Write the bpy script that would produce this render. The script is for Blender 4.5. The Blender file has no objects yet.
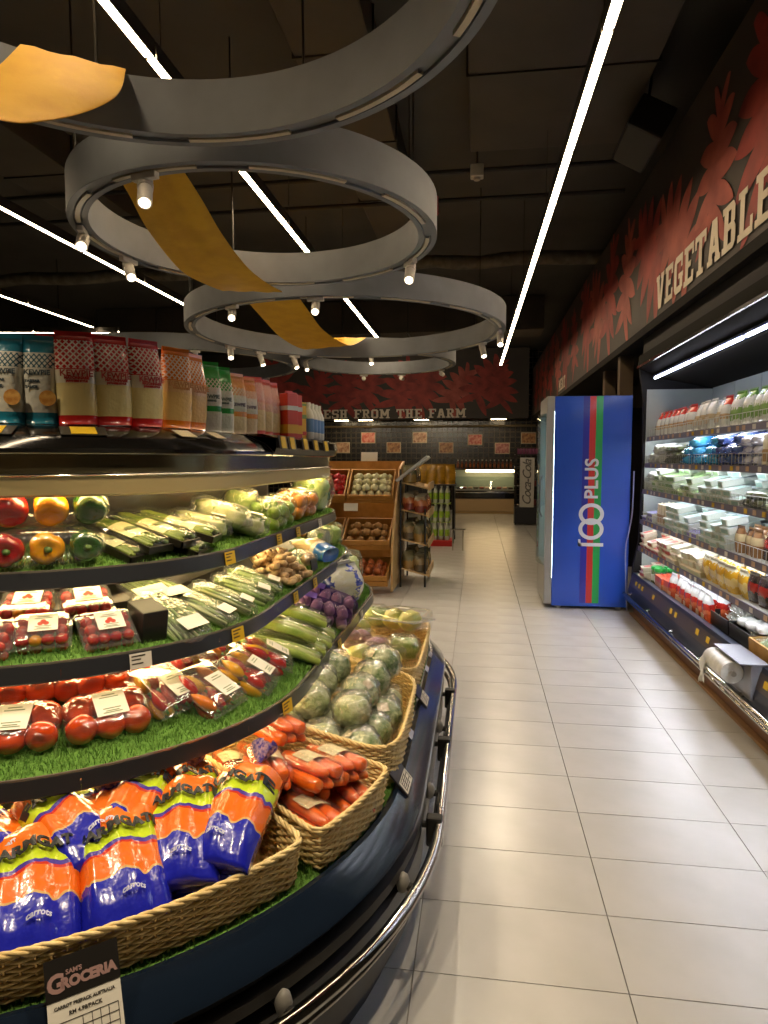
import bpy, bmesh, math, random
from mathutils import Vector, Matrix, noise as mnoise
random.seed(7)
PI = math.pi
SC = bpy.context.scene
COL = SC.collection

# ------------------------------------------------------------------ camera
FPX = 660.0; CAM_H = 1.46
cd_ = bpy.data.cameras.new('camera'); cam = bpy.data.objects.new('camera', cd_); COL.objects.link(cam)
cd_.sensor_fit = 'HORIZONTAL'; cd_.sensor_width = 36.0; cd_.lens = FPX*36/768; cd_.clip_start = .02; cd_.clip_end = 100
cam.location = (0, 0, CAM_H)
cam.rotation_euler = (math.radians(90-4.55), 0, math.radians(8.1))
SC.camera = cam
# ------------------------------------------------------------------ world, exposure
w = bpy.data.worlds.new('world'); SC.world = w; w.use_nodes = True
w.node_tree.nodes['Background'].inputs[0].default_value = (1.0, .86, .68, 1)
w.node_tree.nodes['Background'].inputs[1].default_value = .015
SC.view_settings.view_transform = 'Standard'; SC.view_settings.look = 'None'
SC.view_settings.exposure = 0.45; SC.view_settings.gamma = 1.0; SC.view_settings.use_curve_mapping = False
SC.cycles.max_bounces = 6; SC.cycles.diffuse_bounces = 3; SC.cycles.glossy_bounces = 3
SC.cycles.transmission_bounces = 3; SC.cycles.transparent_max_bounces = 14
SC.cycles.caustics_reflective = False; SC.cycles.caustics_refractive = False
SC.cycles.sample_clamp_indirect = 4.0
LED = 34.0        # ceiling light lines
SHELF_LED = 22.0   # lamps under the island shelves
COOLER_LED = 16.0
SPOT_W = 56.0

# ------------------------------------------------------------------ materials
def lin(c):
    if isinstance(c, str): c = tuple(int(c[i:i+2], 16) for i in (0, 2, 4))
    o = []
    for v in c[:3]:
        v /= 255.0
        o.append(v/12.92 if v <= .04045 else ((v+.055)/1.055)**2.4)
    return (*o, 1.0)
MATS = {}
def base(name):
    m = bpy.data.materials.new(name); m.use_nodes = True
    nt = m.node_tree; return m, nt, nt.nodes['Principled BSDF']
def M(name, col, rough=.5, metal=0., noise=None, bump=None, coat=0., spec=.5, sss=0., coords='Object'):
    if name in MATS: return MATS[name]
    m, nt, b = base(name)
    b.inputs['Base Color'].default_value = lin(col); b.inputs['Roughness'].default_value = rough
    b.inputs['Metallic'].default_value = metal; b.inputs['Coat Weight'].default_value = coat
    b.inputs['Coat Roughness'].default_value = .12
    b.inputs['Specular IOR Level'].default_value = spec
    if sss: b.inputs['Subsurface Weight'].default_value = sss; b.inputs['Subsurface Radius'].default_value = (.02, .01, .006)
    if noise or bump: tc = nt.nodes.new('ShaderNodeTexCoord')
    if noise:
        sc, col2 = noise[0], noise[1]
        n = nt.nodes.new('ShaderNodeTexNoise'); n.inputs['Scale'].default_value = sc; n.inputs['Detail'].default_value = 4
        r = nt.nodes.new('ShaderNodeValToRGB'); r.color_ramp.elements[0].position = .38; r.color_ramp.elements[1].position = .62
        r.color_ramp.elements[0].color = lin(col); r.color_ramp.elements[1].color = lin(col2)
        nt.links.new(tc.outputs[coords], n.inputs['Vector']); nt.links.new(n.outputs['Fac'], r.inputs['Fac'])
        nt.links.new(r.outputs['Color'], b.inputs['Base Color'])
    if bump:
        n2 = nt.nodes.new('ShaderNodeTexNoise'); n2.inputs['Scale'].default_value = bump[0]; n2.inputs['Detail'].default_value = 3
        bp = nt.nodes.new('ShaderNodeBump'); bp.inputs['Strength'].default_value = bump[1]; bp.inputs['Distance'].default_value = .01
        nt.links.new(tc.outputs[coords], n2.inputs['Vector']); nt.links.new(n2.outputs['Fac'], bp.inputs['Height'])
        nt.links.new(bp.outputs['Normal'], b.inputs['Normal'])
        if coat: nt.links.new(bp.outputs['Normal'], b.inputs['Coat Normal'])
    MATS[name] = m; return m
def EM(name, col, strength):
    if name in MATS: return MATS[name]
    m, nt, b = base(name)
    b.inputs['Base Color'].default_value = lin(col)
    b.inputs['Emission Color'].default_value = lin(col); b.inputs['Emission Strength'].default_value = strength
    MATS[name] = m; return m
def FILM(name, tint='ffffff', gloss=.16, rough=.1, bump=(60, .5), haze=.0, hazecol='ffffff'):
    """thin clear plastic: mostly see-through with glossy crinkles and a little haze"""
    if name in MATS: return MATS[name]
    m = bpy.data.materials.new(name); m.use_nodes = True; nt = m.node_tree
    nt.nodes.clear(); out = nt.nodes.new('ShaderNodeOutputMaterial')
    tr = nt.nodes.new('ShaderNodeBsdfTransparent'); tr.inputs[0].default_value = lin(tint)
    gl = nt.nodes.new('ShaderNodeBsdfGlossy'); gl.inputs['Roughness'].default_value = rough
    df = nt.nodes.new('ShaderNodeBsdfDiffuse'); df.inputs[0].default_value = lin(hazecol)
    mx = nt.nodes.new('ShaderNodeMixShader'); mx2 = nt.nodes.new('ShaderNodeMixShader')
    lw = nt.nodes.new('ShaderNodeLayerWeight'); lw.inputs['Blend'].default_value = .25
    mp = nt.nodes.new('ShaderNodeMapRange'); mp.inputs['To Min'].default_value = gloss*.45; mp.inputs['To Max'].default_value = min(1, gloss*3.2)
    tc = nt.nodes.new('ShaderNodeTexCoord'); n = nt.nodes.new('ShaderNodeTexNoise'); n.inputs['Scale'].default_value = bump[0]; n.inputs['Detail'].default_value = 2
    bp = nt.nodes.new('ShaderNodeBump'); bp.inputs['Strength'].default_value = bump[1]; bp.inputs['Distance'].default_value = .01
    L = nt.links.new
    L(tc.outputs['Object'], n.inputs['Vector']); L(n.outputs['Fac'], bp.inputs['Height']); L(bp.outputs['Normal'], gl.inputs['Normal'])
    L(lw.outputs['Facing'], mp.inputs['Value']); L(mp.outputs['Result'], mx.inputs[0])
    L(tr.outputs[0], mx2.inputs[1]); L(df.outputs[0], mx2.inputs[2]); mx2.inputs[0].default_value = haze
    L(mx2.outputs[0], mx.inputs[1]); L(gl.outputs[0], mx.inputs[2]); L(mx.outputs[0], out.inputs[0])
    MATS[name] = m; return m
def ZONES(name, stops, axis='Z', lattice=None, wavy=0., rough=.25, bump=(45, .35), coat=.6, ns=6.):
    """printed plastic: bands of colour along the object's own axis (flat print)"""
    if name in MATS: return MATS[name]
    m, nt, b = base(name); L = nt.links.new
    b.inputs['Roughness'].default_value = rough; b.inputs['Coat Weight'].default_value = coat; b.inputs['Coat Roughness'].default_value = .08
    tc = nt.nodes.new('ShaderNodeTexCoord'); sp = nt.nodes.new('ShaderNodeSeparateXYZ'); L(tc.outputs['Generated'], sp.inputs[0])
    fac = sp.outputs[axis]
    if wavy:
        n = nt.nodes.new('ShaderNodeTexNoise'); n.inputs['Scale'].default_value = ns; n.inputs['Detail'].default_value = 1
        L(tc.outputs['Generated'], n.inputs['Vector'])
        a = nt.nodes.new('ShaderNodeMath'); a.operation = 'MULTIPLY_ADD'; a.inputs[1].default_value = wavy; L(n.outputs['Fac'], a.inputs[0])
        s2 = nt.nodes.new('ShaderNodeMath'); s2.operation = 'SUBTRACT'; s2.inputs[1].default_value = wavy*.5; L(fac, s2.inputs[0]); L(s2.outputs[0], a.inputs[2])
        fac = a.outputs[0]
    r = nt.nodes.new('ShaderNodeValToRGB'); r.color_ramp.interpolation = 'CONSTANT'
    els = r.color_ramp.elements
    els[0].position = stops[0][0]; els[0].color = lin(stops[0][1])
    els[1].position = stops[1][0] if len(stops) > 1 else 1.0; els[1].color = lin(stops[1][1] if len(stops) > 1 else stops[0][1])
    for p, c in stops[2:]:
        e = els.new(p); e.color = lin(c)
    L(fac, r.inputs['Fac']); colr = r.outputs['Color']
    if lattice:
        z0, z1, c2, sx, sz = lattice
        def tri(sgn):
            mm = nt.nodes.new('ShaderNodeMath'); mm.operation = 'MULTIPLY'; mm.inputs[1].default_value = sx; L(sp.outputs['X'], mm.inputs[0])
            mz = nt.nodes.new('ShaderNodeMath'); mz.operation = 'MULTIPLY_ADD'; mz.inputs[1].default_value = sgn*sz; L(sp.outputs['Z'], mz.inputs[0]); L(mm.outputs[0], mz.inputs[2])
            fr = nt.nodes.new('ShaderNodeMath'); fr.operation = 'PINGPONG'; fr.inputs[1].default_value = .5; L(mz.outputs[0], fr.inputs[0])
            lt = nt.nodes.new('ShaderNodeMath'); lt.operation = 'LESS_THAN'; lt.inputs[1].default_value = .15; L(fr.outputs[0], lt.inputs[0]); return lt.outputs[0]
        mxm = nt.nodes.new('ShaderNodeMath'); mxm.operation = 'MAXIMUM'; L(tri(1), mxm.inputs[0]); L(tri(-1), mxm.inputs[1])
        g1 = nt.nodes.new('ShaderNodeMath'); g1.operation = 'GREATER_THAN'; g1.inputs[1].default_value = z0; L(sp.outputs['Z'], g1.inputs[0])
        g2 = nt.nodes.new('ShaderNodeMath'); g2.operation = 'LESS_THAN'; g2.inputs[1].default_value = z1; L(sp.outputs['Z'], g2.inputs[0])
        p1 = nt.nodes.new('ShaderNodeMath'); p1.operation = 'MULTIPLY'; L(g1.outputs[0], p1.inputs[0]); L(g2.outputs[0], p1.inputs[1])
        p2 = nt.nodes.new('ShaderNodeMath'); p2.operation = 'MULTIPLY'; L(p1.outputs[0], p2.inputs[0]); L(mxm.outputs[0], p2.inputs[1])
        mx = nt.nodes.new('ShaderNodeMix'); mx.data_type = 'RGBA'; L(p2.outputs[0], mx.inputs[0]); L(colr, mx.inputs[6]); mx.inputs[7].default_value = lin(c2)
        colr = mx.outputs[2]
    L(colr, b.inputs['Base Color'])
    if bump:
        n2 = nt.nodes.new('ShaderNodeTexNoise'); n2.inputs['Scale'].default_value = bump[0]; n2.inputs['Detail'].default_value = 2
        bp = nt.nodes.new('ShaderNodeBump'); bp.inputs['Strength'].default_value = bump[1]; bp.inputs['Distance'].default_value = .008
        L(tc.outputs['Object'], n2.inputs['Vector']); L(n2.outputs['Fac'], bp.inputs['Height'])
        L(bp.outputs['Normal'], b.inputs['Normal']); L(bp.outputs['Normal'], b.inputs['Coat Normal'])
    MATS[name] = m; return m

# ------------------------------------------------------------------ mesh helpers
class MB:
    def __init__(s): s.v = []; s.f = []
    def add(s, vs, fs):
        o = len(s.v); s.v += [tuple(v) for v in vs]; s.f += [tuple(i+o for i in f) for f in fs]; return s
    def box(s, x0, x1, y0, y1, z0, z1, m=None):
        vs = [(x, y, z) for z in (z0, z1) for y in (y0, y1) for x in (x0, x1)]
        if m is not None: vs = [m @ Vector(v) for v in vs]
        return s.add(vs, [(0, 2, 3, 1), (4, 5, 7, 6), (0, 1, 5, 4), (2, 6, 7, 3), (0, 4, 6, 2), (1, 3, 7, 5)])
    def cbox(s, x0, x1, y0, y1, z0, z1, c, m=None):
        """box with chamfered edges"""
        bm = bmesh.new(); bmesh.ops.create_cube(bm, size=1)
        for v in bm.verts: v.co = Vector(((x0+x1)/2+v.co.x*(x1-x0), (y0+y1)/2+v.co.y*(y1-y0), (z0+z1)/2+v.co.z*(z1-z0)))
        bmesh.ops.bevel(bm, geom=bm.edges[:], offset=c, segments=2, profile=.6, affect='EDGES')
        bm.verts.ensure_lookup_table()
        vs = [v.co.copy() for v in bm.verts]; fs = [tuple(v.index for v in f.verts) for f in bm.faces]; bm.free()
        if m is not None: vs = [m @ v for v in vs]
        return s.add(vs, fs)
    def tube(s, pts, r, n=8, cap=True, closed=False):
        pts = [Vector(p) for p in pts]; k = len(pts)
        rs = r if isinstance(r, (list, tuple)) else [r]*k
        vs = []; up = None
        for i, p in enumerate(pts):
            a = pts[(i-1) % k] if (closed or i > 0) else p; b = pts[(i+1) % k] if (closed or i < k-1) else p
            d = (b-a).normalized() if (b-a).length > 1e-9 else Vector((0, 0, 1))
            if up is None:
                up = Vector((0, 0, 1)) if abs(d.z) < .9 else Vector((1, 0, 0))
            x = d.cross(up)
            x = x.normalized() if x.length > 1e-6 else d.orthogonal().normalized()
            y = x.cross(d).normalized(); up = y
            for j in range(n):
                t = 2*PI*j/n; vs.append(p+(x*math.cos(t)+y*math.sin(t))*rs[i])
        fs = []
        for i in range(k if closed else k-1):
            for j in range(n):
                a = i*n+j; b = i*n+(j+1) % n; c = ((i+1) % k)*n+(j+1) % n; d = ((i+1) % k)*n+j; fs.append((a, b, c, d))
        if cap and not closed:
            fs.append(tuple(range(n-1, -1, -1))); fs.append(tuple(range((k-1)*n, k*n)))
        return s.add(vs, fs)
    def lathe(s, prof, n=16, m=None, fr=None):
        """prof: (r,z) from bottom to top; fr(theta,i) scales r"""
        vs = []; k = len(prof)
        for i, (r, z) in enumerate(prof):
            for j in range(n):
                t = 2*PI*j/n; rr = r*(fr(t, i) if fr else 1); vs.append(Vector((rr*math.cos(t), rr*math.sin(t), z)))
        fs = [(i*n+j, i*n+(j+1) % n, (i+1)*n+(j+1) % n, (i+1)*n+j) for i in range(k-1) for j in range(n)]
        fs.append(tuple(range(n-1, -1, -1))); fs.append(tuple(range((k-1)*n, k*n)))
        if m is not None: vs = [m @ v for v in vs]
        return s.add(vs, fs)
    def prism(s, poly, h0, h1, m=None):
        """poly in xy extruded along z"""
        k = len(poly); vs = [Vector((x, y, h0)) for x, y in poly]+[Vector((x, y, h1)) for x, y in poly]
        if m is not None: vs = [m @ v for v in vs]
        fs = [tuple(range(k-1, -1, -1)), tuple(range(k, 2*k))]+[(i, (i+1) % k, k+(i+1) % k, k+i) for i in range(k)]
        return s.add(vs, fs)
    def grid(s, P, closed_u=False):
        """P[i][j] grid of points"""
        nu = len(P); nv = len(P[0]); o = [p for row in P for p in row]
        fs = [(i*nv+j, ((i+1) % nu)*nv+j, ((i+1) % nu)*nv+j+1, i*nv+j+1) for i in range(nu if closed_u else nu-1) for j in range(nv-1)]
        return s.add(o, fs)
    def mesh(s, name, mat, smooth=None):
        me = bpy.data.meshes.new(name); me.from_pydata(s.v, [], s.f)
        for mm in (mat if isinstance(mat, (list, tuple)) else [mat]): me.materials.append(mm)
        if smooth:
            me.polygons.foreach_set('use_smooth', [True]*len(me.polygons))
            if smooth is not True: me.set_sharp_from_angle(angle=smooth)
        me.update(); return me
def T(x=0, y=0, z=0): return Matrix.Translation((x, y, z))
def RX(a): return Matrix.Rotation(a, 4, 'X')
def RY(a): return Matrix.Rotation(a, 4, 'Y')
def RZ(a): return Matrix.Rotation(a, 4, 'Z')

# ------------------------------------------------------------------ object helpers
def tag(o, label=None, cat=None, group=None, kind=None):
    if label: o['label'] = label
    if cat: o['category'] = cat
    if group: o['group'] = group
    if kind: o['kind'] = kind
    return o
def thing(name, label, cat, m=None, group=None):
    o = bpy.data.objects.new(name, None); COL.objects.link(o); o.empty_display_size = .05
    if m is not None: o.matrix_world = m
    return tag(o, label, cat, group)
def part(name, mesh, parent=None, m=None, label=None, kind=None):
    o = bpy.data.objects.new(name, mesh); COL.objects.link(o)
    if parent: o.parent = parent
    if m is not None: o.matrix_local = m
    return tag(o, label, None, None, kind)
def solid(name, mesh, label, cat, m=None, group=None):
    o = bpy.data.objects.new(name, mesh); COL.objects.link(o)
    if m is not None: o.matrix_world = m
    return tag(o, label, cat, group)
KIDS = {}
def snap(root):
    """remember a thing's parts so that copies are cheap"""
    def rec(o): return [(c, rec(c)) for c in o.children]
    KIDS[root.name] = rec(root); return root
USED = set()
def inst(root, m, label=None, group=None):
    """the first call moves the thing itself, later ones copy it with all its parts"""
    if root.name not in KIDS: snap(root)
    if root.name not in USED:
        USED.add(root.name); r = root
    else:
        r = root.copy(); COL.objects.link(r)
        def rec(kids, par):
            for c, sub in kids:
                d = c.copy(); COL.objects.link(d); d.parent = par; rec(sub, d)
        rec(KIDS[root.name], r)
    r.matrix_world = m
    if label: r['label'] = label
    if group: r['group'] = group
    return r
TXT = {}
def text_mesh(s, size, mat, ext=.0006, bold=0., shear=0., space=1., align='CENTER', zfn=None):
    key = (s, size, mat.name, ext, bold, shear, space, align, zfn is not None)
    if key in TXT: return TXT[key]
    cu = bpy.data.curves.new('txt', 'FONT'); cu.body = s; cu.size = size; cu.extrude = ext; cu.offset = bold; cu.shear = shear
    cu.space_character = space; cu.align_x = align; cu.align_y = 'CENTER'; cu.resolution_u = 3
    o = bpy.data.objects.new('txt', cu); COL.objects.link(o)
    dg = bpy.context.evaluated_depsgraph_get(); dg.update()
    me = bpy.data.meshes.new_from_object(o.evaluated_get(dg)); me.materials.clear(); me.materials.append(mat); me.name = 'lettering'
    bpy.data.objects.remove(o); bpy.data.curves.remove(cu)
    if zfn:
        for v in me.vertices: v.co.z = v.co.z+zfn(v.co.x, v.co.y)
    TXT[key] = me; return me
# slab-serif block letters, drawn from bars on a 6-unit-high cell
def _bar(x0, y0, x1, y1, w=1.35): return [(x0-w/2, y0), (x0+w/2, y0), (x1+w/2, y1), (x1-w/2, y1)]
def _r(x0, y0, x1, y1): return [(x0, y0), (x1, y0), (x1, y1), (x0, y1)]
SLAB = {
 'F': (4.6, [_r(.6,0,1.9,6), _r(0,5.1,4.4,6), _r(3.7,4.1,4.4,6), _r(1.9,2.6,3.3,3.5), _r(0,0,2.8,.8)]),
 'E': (4.7, [_r(.6,0,1.9,6), _r(0,5.1,4.4,6), _r(3.7,4.2,4.4,6), _r(1.9,2.6,3.2,3.5), _r(0,0,4.4,.9), _r(3.7,0,4.4,1.8)]),
 'R': (5.0, [_r(.6,0,1.9,6), _r(0,5.1,3.6,6), [(3.0,2.9),(4.3,3.4),(4.3,5.2),(3.6,6),(3.0,6)], _r(1.9,2.5,3.4,3.4), _bar(2.6,2.9,3.9,.2), _r(0,0,2.6,.8), _r(3.3,0,4.9,.8)]),
 'S': (4.6, [[(.2,3.1),(1.5,3.1),(1.5,5.6),(.9,6),(.2,5.3)], _r(.8,5.1,3.8,6), _r(.7,2.6,3.8,3.5), [(3,.3),(3.7,0),(4.4,.7),(4.4,2.9),(3,3.4)], _r(.8,0,3.8,.9), _r(3.6,4.1,4.3,6), _r(.2,0,.9,1.9)]),
 'H': (5.1, [_r(.6,0,1.9,6), _r(2.9,0,4.2,6), _r(1.9,2.6,2.9,3.5), _r(0,0,2.3,.8), _r(0,5.2,2.3,6), _r(2.5,0,4.8,.8), _r(2.5,5.2,4.8,6)]),
 'O': (4.9, [_r(.2,.9,1.5,5.1), _r(3.2,.9,4.5,5.1), [(.2,5.1),(1.5,4.9),(3.2,4.9),(4.5,5.1),(3.7,6),(1.0,6)], [(1.0,0),(3.7,0),(4.5,.9),(3.2,1.1),(1.5,1.1),(.2,.9)]]),
 'M': (6.5, [_r(.6,0,1.8,6), _r(4.4,0,5.6,6), _bar(1.2,6,3.1,1.8,1.4), _bar(5,6,3.1,1.8,1.4), _r(0,0,2.3,.8), _r(3.9,0,6.2,.8), _r(0,5.2,1.5,6), _r(4.7,5.2,6.2,6)]),
 'T': (5.0, [_r(1.7,0,3,6), _r(0,5.1,4.7,6), _r(0,4.1,.7,6), _r(4,4.1,4.7,6), _r(1,0,3.7,.8)]),
 'A': (5.1, [_bar(.9,0,2.2,6), _bar(4.0,0,2.6,6), _r(1.4,1.5,3.4,2.4), _r(0,0,2,.8), _r(2.9,0,4.9,.8)]),
 'V': (5.1, [_bar(.9,6,2.2,0), _bar(4.0,6,2.6,0), _r(0,5.2,2,6), _r(2.9,5.2,4.9,6)]),
 'G': (4.9, [_r(.2,.9,1.5,5.1), [(.2,5.1),(1.5,4.9),(3.4,4.9),(4.4,5.1),(3.7,6),(1.0,6)], _r(3.7,3.9,4.4,6), [(1.0,0),(3.7,0),(4.5,.9),(3.2,1.1),(1.5,1.1),(.2,.9)], _r(3.2,.6,4.5,3), _r(2.5,2.2,4.7,3)]),
 'B': (4.8, [_r(.6,0,1.9,6), _r(0,5.1,3.5,6), [(2.9,3),(4.1,3.4),(4.1,5.3),(3.5,6),(2.9,6)], _r(1.9,2.6,3.8,3.5), [(3.1,0),(3.7,0),(4.4,.7),(4.4,2.6),(3.8,3.3),(3.1,3.3)], _r(0,0,3.7,.9)]),
 'L': (4.7, [_r(.6,0,1.9,6), _r(0,5.2,2.6,6), _r(0,0,4.4,.9), _r(3.7,0,4.4,2.1)]),
 ' ': (3.0, [])}
def slab_mesh(s, height, mat, depth=.004, wide=1.0):
    mb = MB(); x = 0; k = height/6
    for ch in s:
        wd, polys = SLAB[ch]
        for i, p in enumerate(polys): mb.prism([((x+a)*k*wide, b*k) for a, b in p], 0, depth+.00005*i)
        x += wd+.35
    return mb.mesh('lettering', mat), x*k*wide
def catmull(P, n):
    P = [Vector(p) for p in P]; o = []
    for i in range(len(P)-1):
        a = P[max(i-1, 0)]; b = P[i]; c = P[i+1]; d = P[min(i+2, len(P)-1)]
        for k in range(n):
            t = k/n; o.append(.5*((2*b)+(c-a)*t+(2*a-5*b+4*c-d)*t*t+(3*b-a-3*c+d)*t**3))
    o.append(P[-1]); return o

# ================================================================== ROOM SHELL
def structure(name, mesh): return tag(part(name, mesh), kind='structure')
XL, XR, YF, YB, ZC = -8.6, 2.35, -2.4, 19.4, 4.55
grout = M('grout', '8d8880', .8)
tile_m = M('porcelain_tile', 'bfbdb8', .27, noise=(3.5, 'b8b6b0'), spec=.5)
floor = structure('floor', MB().box(XL, XR, YF, YB, -.06, -.012).mesh('floor', grout))
TX, TY, TW, TD, GAP = .426, 1.775, .593, .315, .0035
def tile_mesh():
    return MB().box(GAP/2, TW-GAP/2, GAP/2, TD-GAP/2, -.012, 0).mesh('tile', tile_m)
tme = tile_mesh(); rest = MB()
for i in range(-15, 4):
    for j in range(-13, 57):
        x, y = TX+i*TW, TY+j*TD
        if y < YF or y+TD > YB or x < XL: continue
        x1 = min(x+TW, XR)
        if x1-x < .05: continue
        if -2 <= i <= 1 and -3 <= j <= 30: part('tile', tme, floor, T(x, y, 0))
        else: rest.box(x+GAP/2, x1-GAP/2, y+GAP/2, y+TD-GAP/2, -.012, 0)
part('tile_field', rest.mesh('tile_field', tile_m), floor, kind='stuff')
black = M('black_paint', '17140f', .75, noise=(2, '1d1914'))
dark_wall = M('dark_wall', '1a1613', .7, noise=(1.5, '221d18'))
structure('ceiling', MB().box(XL, XR, YF, YB, ZC, ZC+.1).mesh('ceiling', M('ceiling_black', '45423d', .85, noise=(1.2, '4c4943'))))
structure('wall_right', MB().box(XR, XR+.1, YF, YB, 0, ZC).mesh('wall_right', dark_wall))
structure('wall_left', MB().box(XL-.1, XL, YF, YB, 0, ZC).mesh('wall_left', dark_wall))
structure('wall_front', MB().box(XL, XR, YF-.1, YF, 0, ZC).mesh('wall_front', M('warm_wall', '8a7a66', .8)))
# back wall: small black glazed tiles (a few pixels each, so the material carries them)
def tiled_black():
    m, nt, b = base('small_black_tiles'); L = nt.links.new
    tc = nt.nodes.new('ShaderNodeTexCoord'); mp = nt.nodes.new('ShaderNodeMapping'); L(tc.outputs['Object'], mp.inputs[0])
    mp.inputs['Rotation'].default_value = (PI/2, 0, 0)
    br = nt.nodes.new('ShaderNodeTexBrick'); L(mp.outputs[0], br.inputs['Vector']); br.offset = 0
    br.inputs['Color1'].default_value = lin('161410'); br.inputs['Color2'].default_value = lin('1d1a16'); br.inputs['Mortar'].default_value = lin('4a4236')
    br.inputs['Scale'].default_value = 1; br.inputs['Brick Width'].default_value = .15; br.inputs['Row Height'].default_value = .15; br.inputs['Mortar Size'].default_value = .012
    L(br.outputs['Color'], b.inputs['Base Color']); b.inputs['Roughness'].default_value = .25
    return m
structure('wall_back', MB().box(XL, XR, YB, YB+.1, 0, ZC).mesh('wall_back', tiled_black()))

# ------------------------------------------------------------------ printed leaf banners
leaf_reds = [M('leaf_red', 'a83a2e', .6, noise=(3, '7c2820')), M('leaf_deep_red', '7a241e', .6, noise=(3, '9c3026')), M('leaf_rust', 'b25442', .6, noise=(3, '8e382c'))]
leaf_rib = M('leaf_rib', '3a0f0d', .6)
def leaf_mesh(L, W, n, k, seed, cut=.5):
    """big split leaf along +y: broad drooping fingers on both sides of the rib"""
    rnd = random.Random(seed); mb = MB(); bend = rnd.uniform(-.2, .2)
    def rib(t): return Vector((bend*L*t*t, L*t))
    def bez(a, c, b, q): return [(1-s)**2*a+2*s*(1-s)*c+s*s*b for s in [i/q for i in range(q+1)]]
    for s in (-1, 1):
        for i in range(n):
            t0 = .02+.90*i/n; t1 = t0+.90/n*.98; t = (t0+t1)/2
            ang = math.radians(-38+105*t+rnd.uniform(-5, 5)); ln = W*(.55+.75*math.sin(PI*min(1, .18+t*.74)))*(1-.35*t)
            d = Vector((s*math.cos(ang), math.sin(ang))); a, b = rib(t0), rib(t1)
            tip = rib(t)+d*ln+Vector((0, -.10*L*(1-t)))
            fat = L*.9/n*.55
            lo = bez(a, a+d*ln*.55+Vector((0, -fat*1.0)), tip, 7); hi = bez(tip, b+d*ln*.62+Vector((0, fat*.7)), b, 7)
            p = [(v.x, v.y) for v in lo+hi[1:]]
            if s < 0: p = p[::-1]
            mb.prism(p, 0, .0003)
    return mb.mesh('leaf_print', k)
lettering_m = M('banner_lettering', 'd9cbb4', .6)
def banner(name, label, m, w, z1, leaves, dep=.85):
    th = thing(name, label, 'banner', m)
    part('panel', MB().box(0, w, 0, z1, -dep, 0).mesh('panel', M('banner_print_ground', '41382f', .62, noise=(1.1, '372f29'))), th)
    for i, (x, y, L, rot, c) in enumerate(leaves):
        me = leaf_mesh(L, L*.42, 6, leaf_reds[c], i*7+3); me.transform(T(0, y, .001+.0004*i) @ RZ(math.radians(rot)))
        for v in me.vertices: v.co.y = min(max(v.co.y, .004), z1-.004)
        part('leaf_print', me, th, T(x, 0, 0))
    return th
# right banner: local x runs towards the camera (-Y), local y up, local z out of the wall
MR = Matrix(((0, 0, -1, 1.45), (-1, 0, 0, 18.6), (0, 1, 0, 2.63), (0, 0, 0, 1)))
rl = random.Random(4); lv = []
for x in [1.2, 2.4, 3.5, 4.7, 5.8, 6.9, 8.0, 9.0, 9.9, 10.8, 11.7, 12.5, 13.3, 14.1, 14.9, 15.7, 16.6, 17.5]:
    a = rl.uniform(-50, 50); L_ = rl.uniform(.9, 1.15)*(.82 if abs(a) < 20 else 1); lv.append((x+rl.uniform(-.1, .1)+.4*math.sin(math.radians(a)), .22+rl.uniform(0, .15), L_, a, rl.randrange(3)))
right_banner = banner('header_banner', 'black and red leaf-print header banner above the right coolers', MR, 18.6, 1.3, [l for l in lv])
part('trim_strip', MB().box(0, 18.6, -.07, 0, -.85, .01).mesh('trim_strip', M('banner_trim', '1d1a17', .8, spec=.15)), right_banner)
me, wd = slab_mesh('VEGETABLE', .27, lettering_m, .0015, 1.05)
part('lettering', me, right_banner, T(18.6-5.83, .05, .010), label='cream slab letters reading VEGETABLE')
me, wd = slab_mesh('MEAT', .2, lettering_m, .0015, 1.2)
part('lettering', me, right_banner, T(18.6-12.5, .06, .010), label='small cream letters far along the banner')
# back header
MBk = Matrix(((1, 0, 0, XL+.06), (0, 0, -1, 18.6), (0, 1, 0, 2.6), (0, 0, 0, 1)))
lv = []
for x in [2.9, 3.7, 4.7, 5.4, 6.2, 6.9, 7.7, 8.5, 9.2]:
    lv.append((x+rl.uniform(-.15, .15), .3+rl.uniform(0, .2), rl.uniform(1.0, 1.4), rl.uniform(-40, 40), rl.randrange(3)))
back_banner = banner('header_banner', 'red leaf-print header over the far counter, lettered in cream', MBk, XR-XL-1.06, 1.9, lv, .75)
me, wd = slab_mesh('FRESH FROM THE FARM', .25, lettering_m, .003)
k = 4.56/wd; me.transform(Matrix.Diagonal((k, 1, 1, 1)))
part('lettering', me, back_banner, T(-4.94-XL, .02, .008), label='cream slab letters reading FRESH FROM THE FARM')

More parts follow.
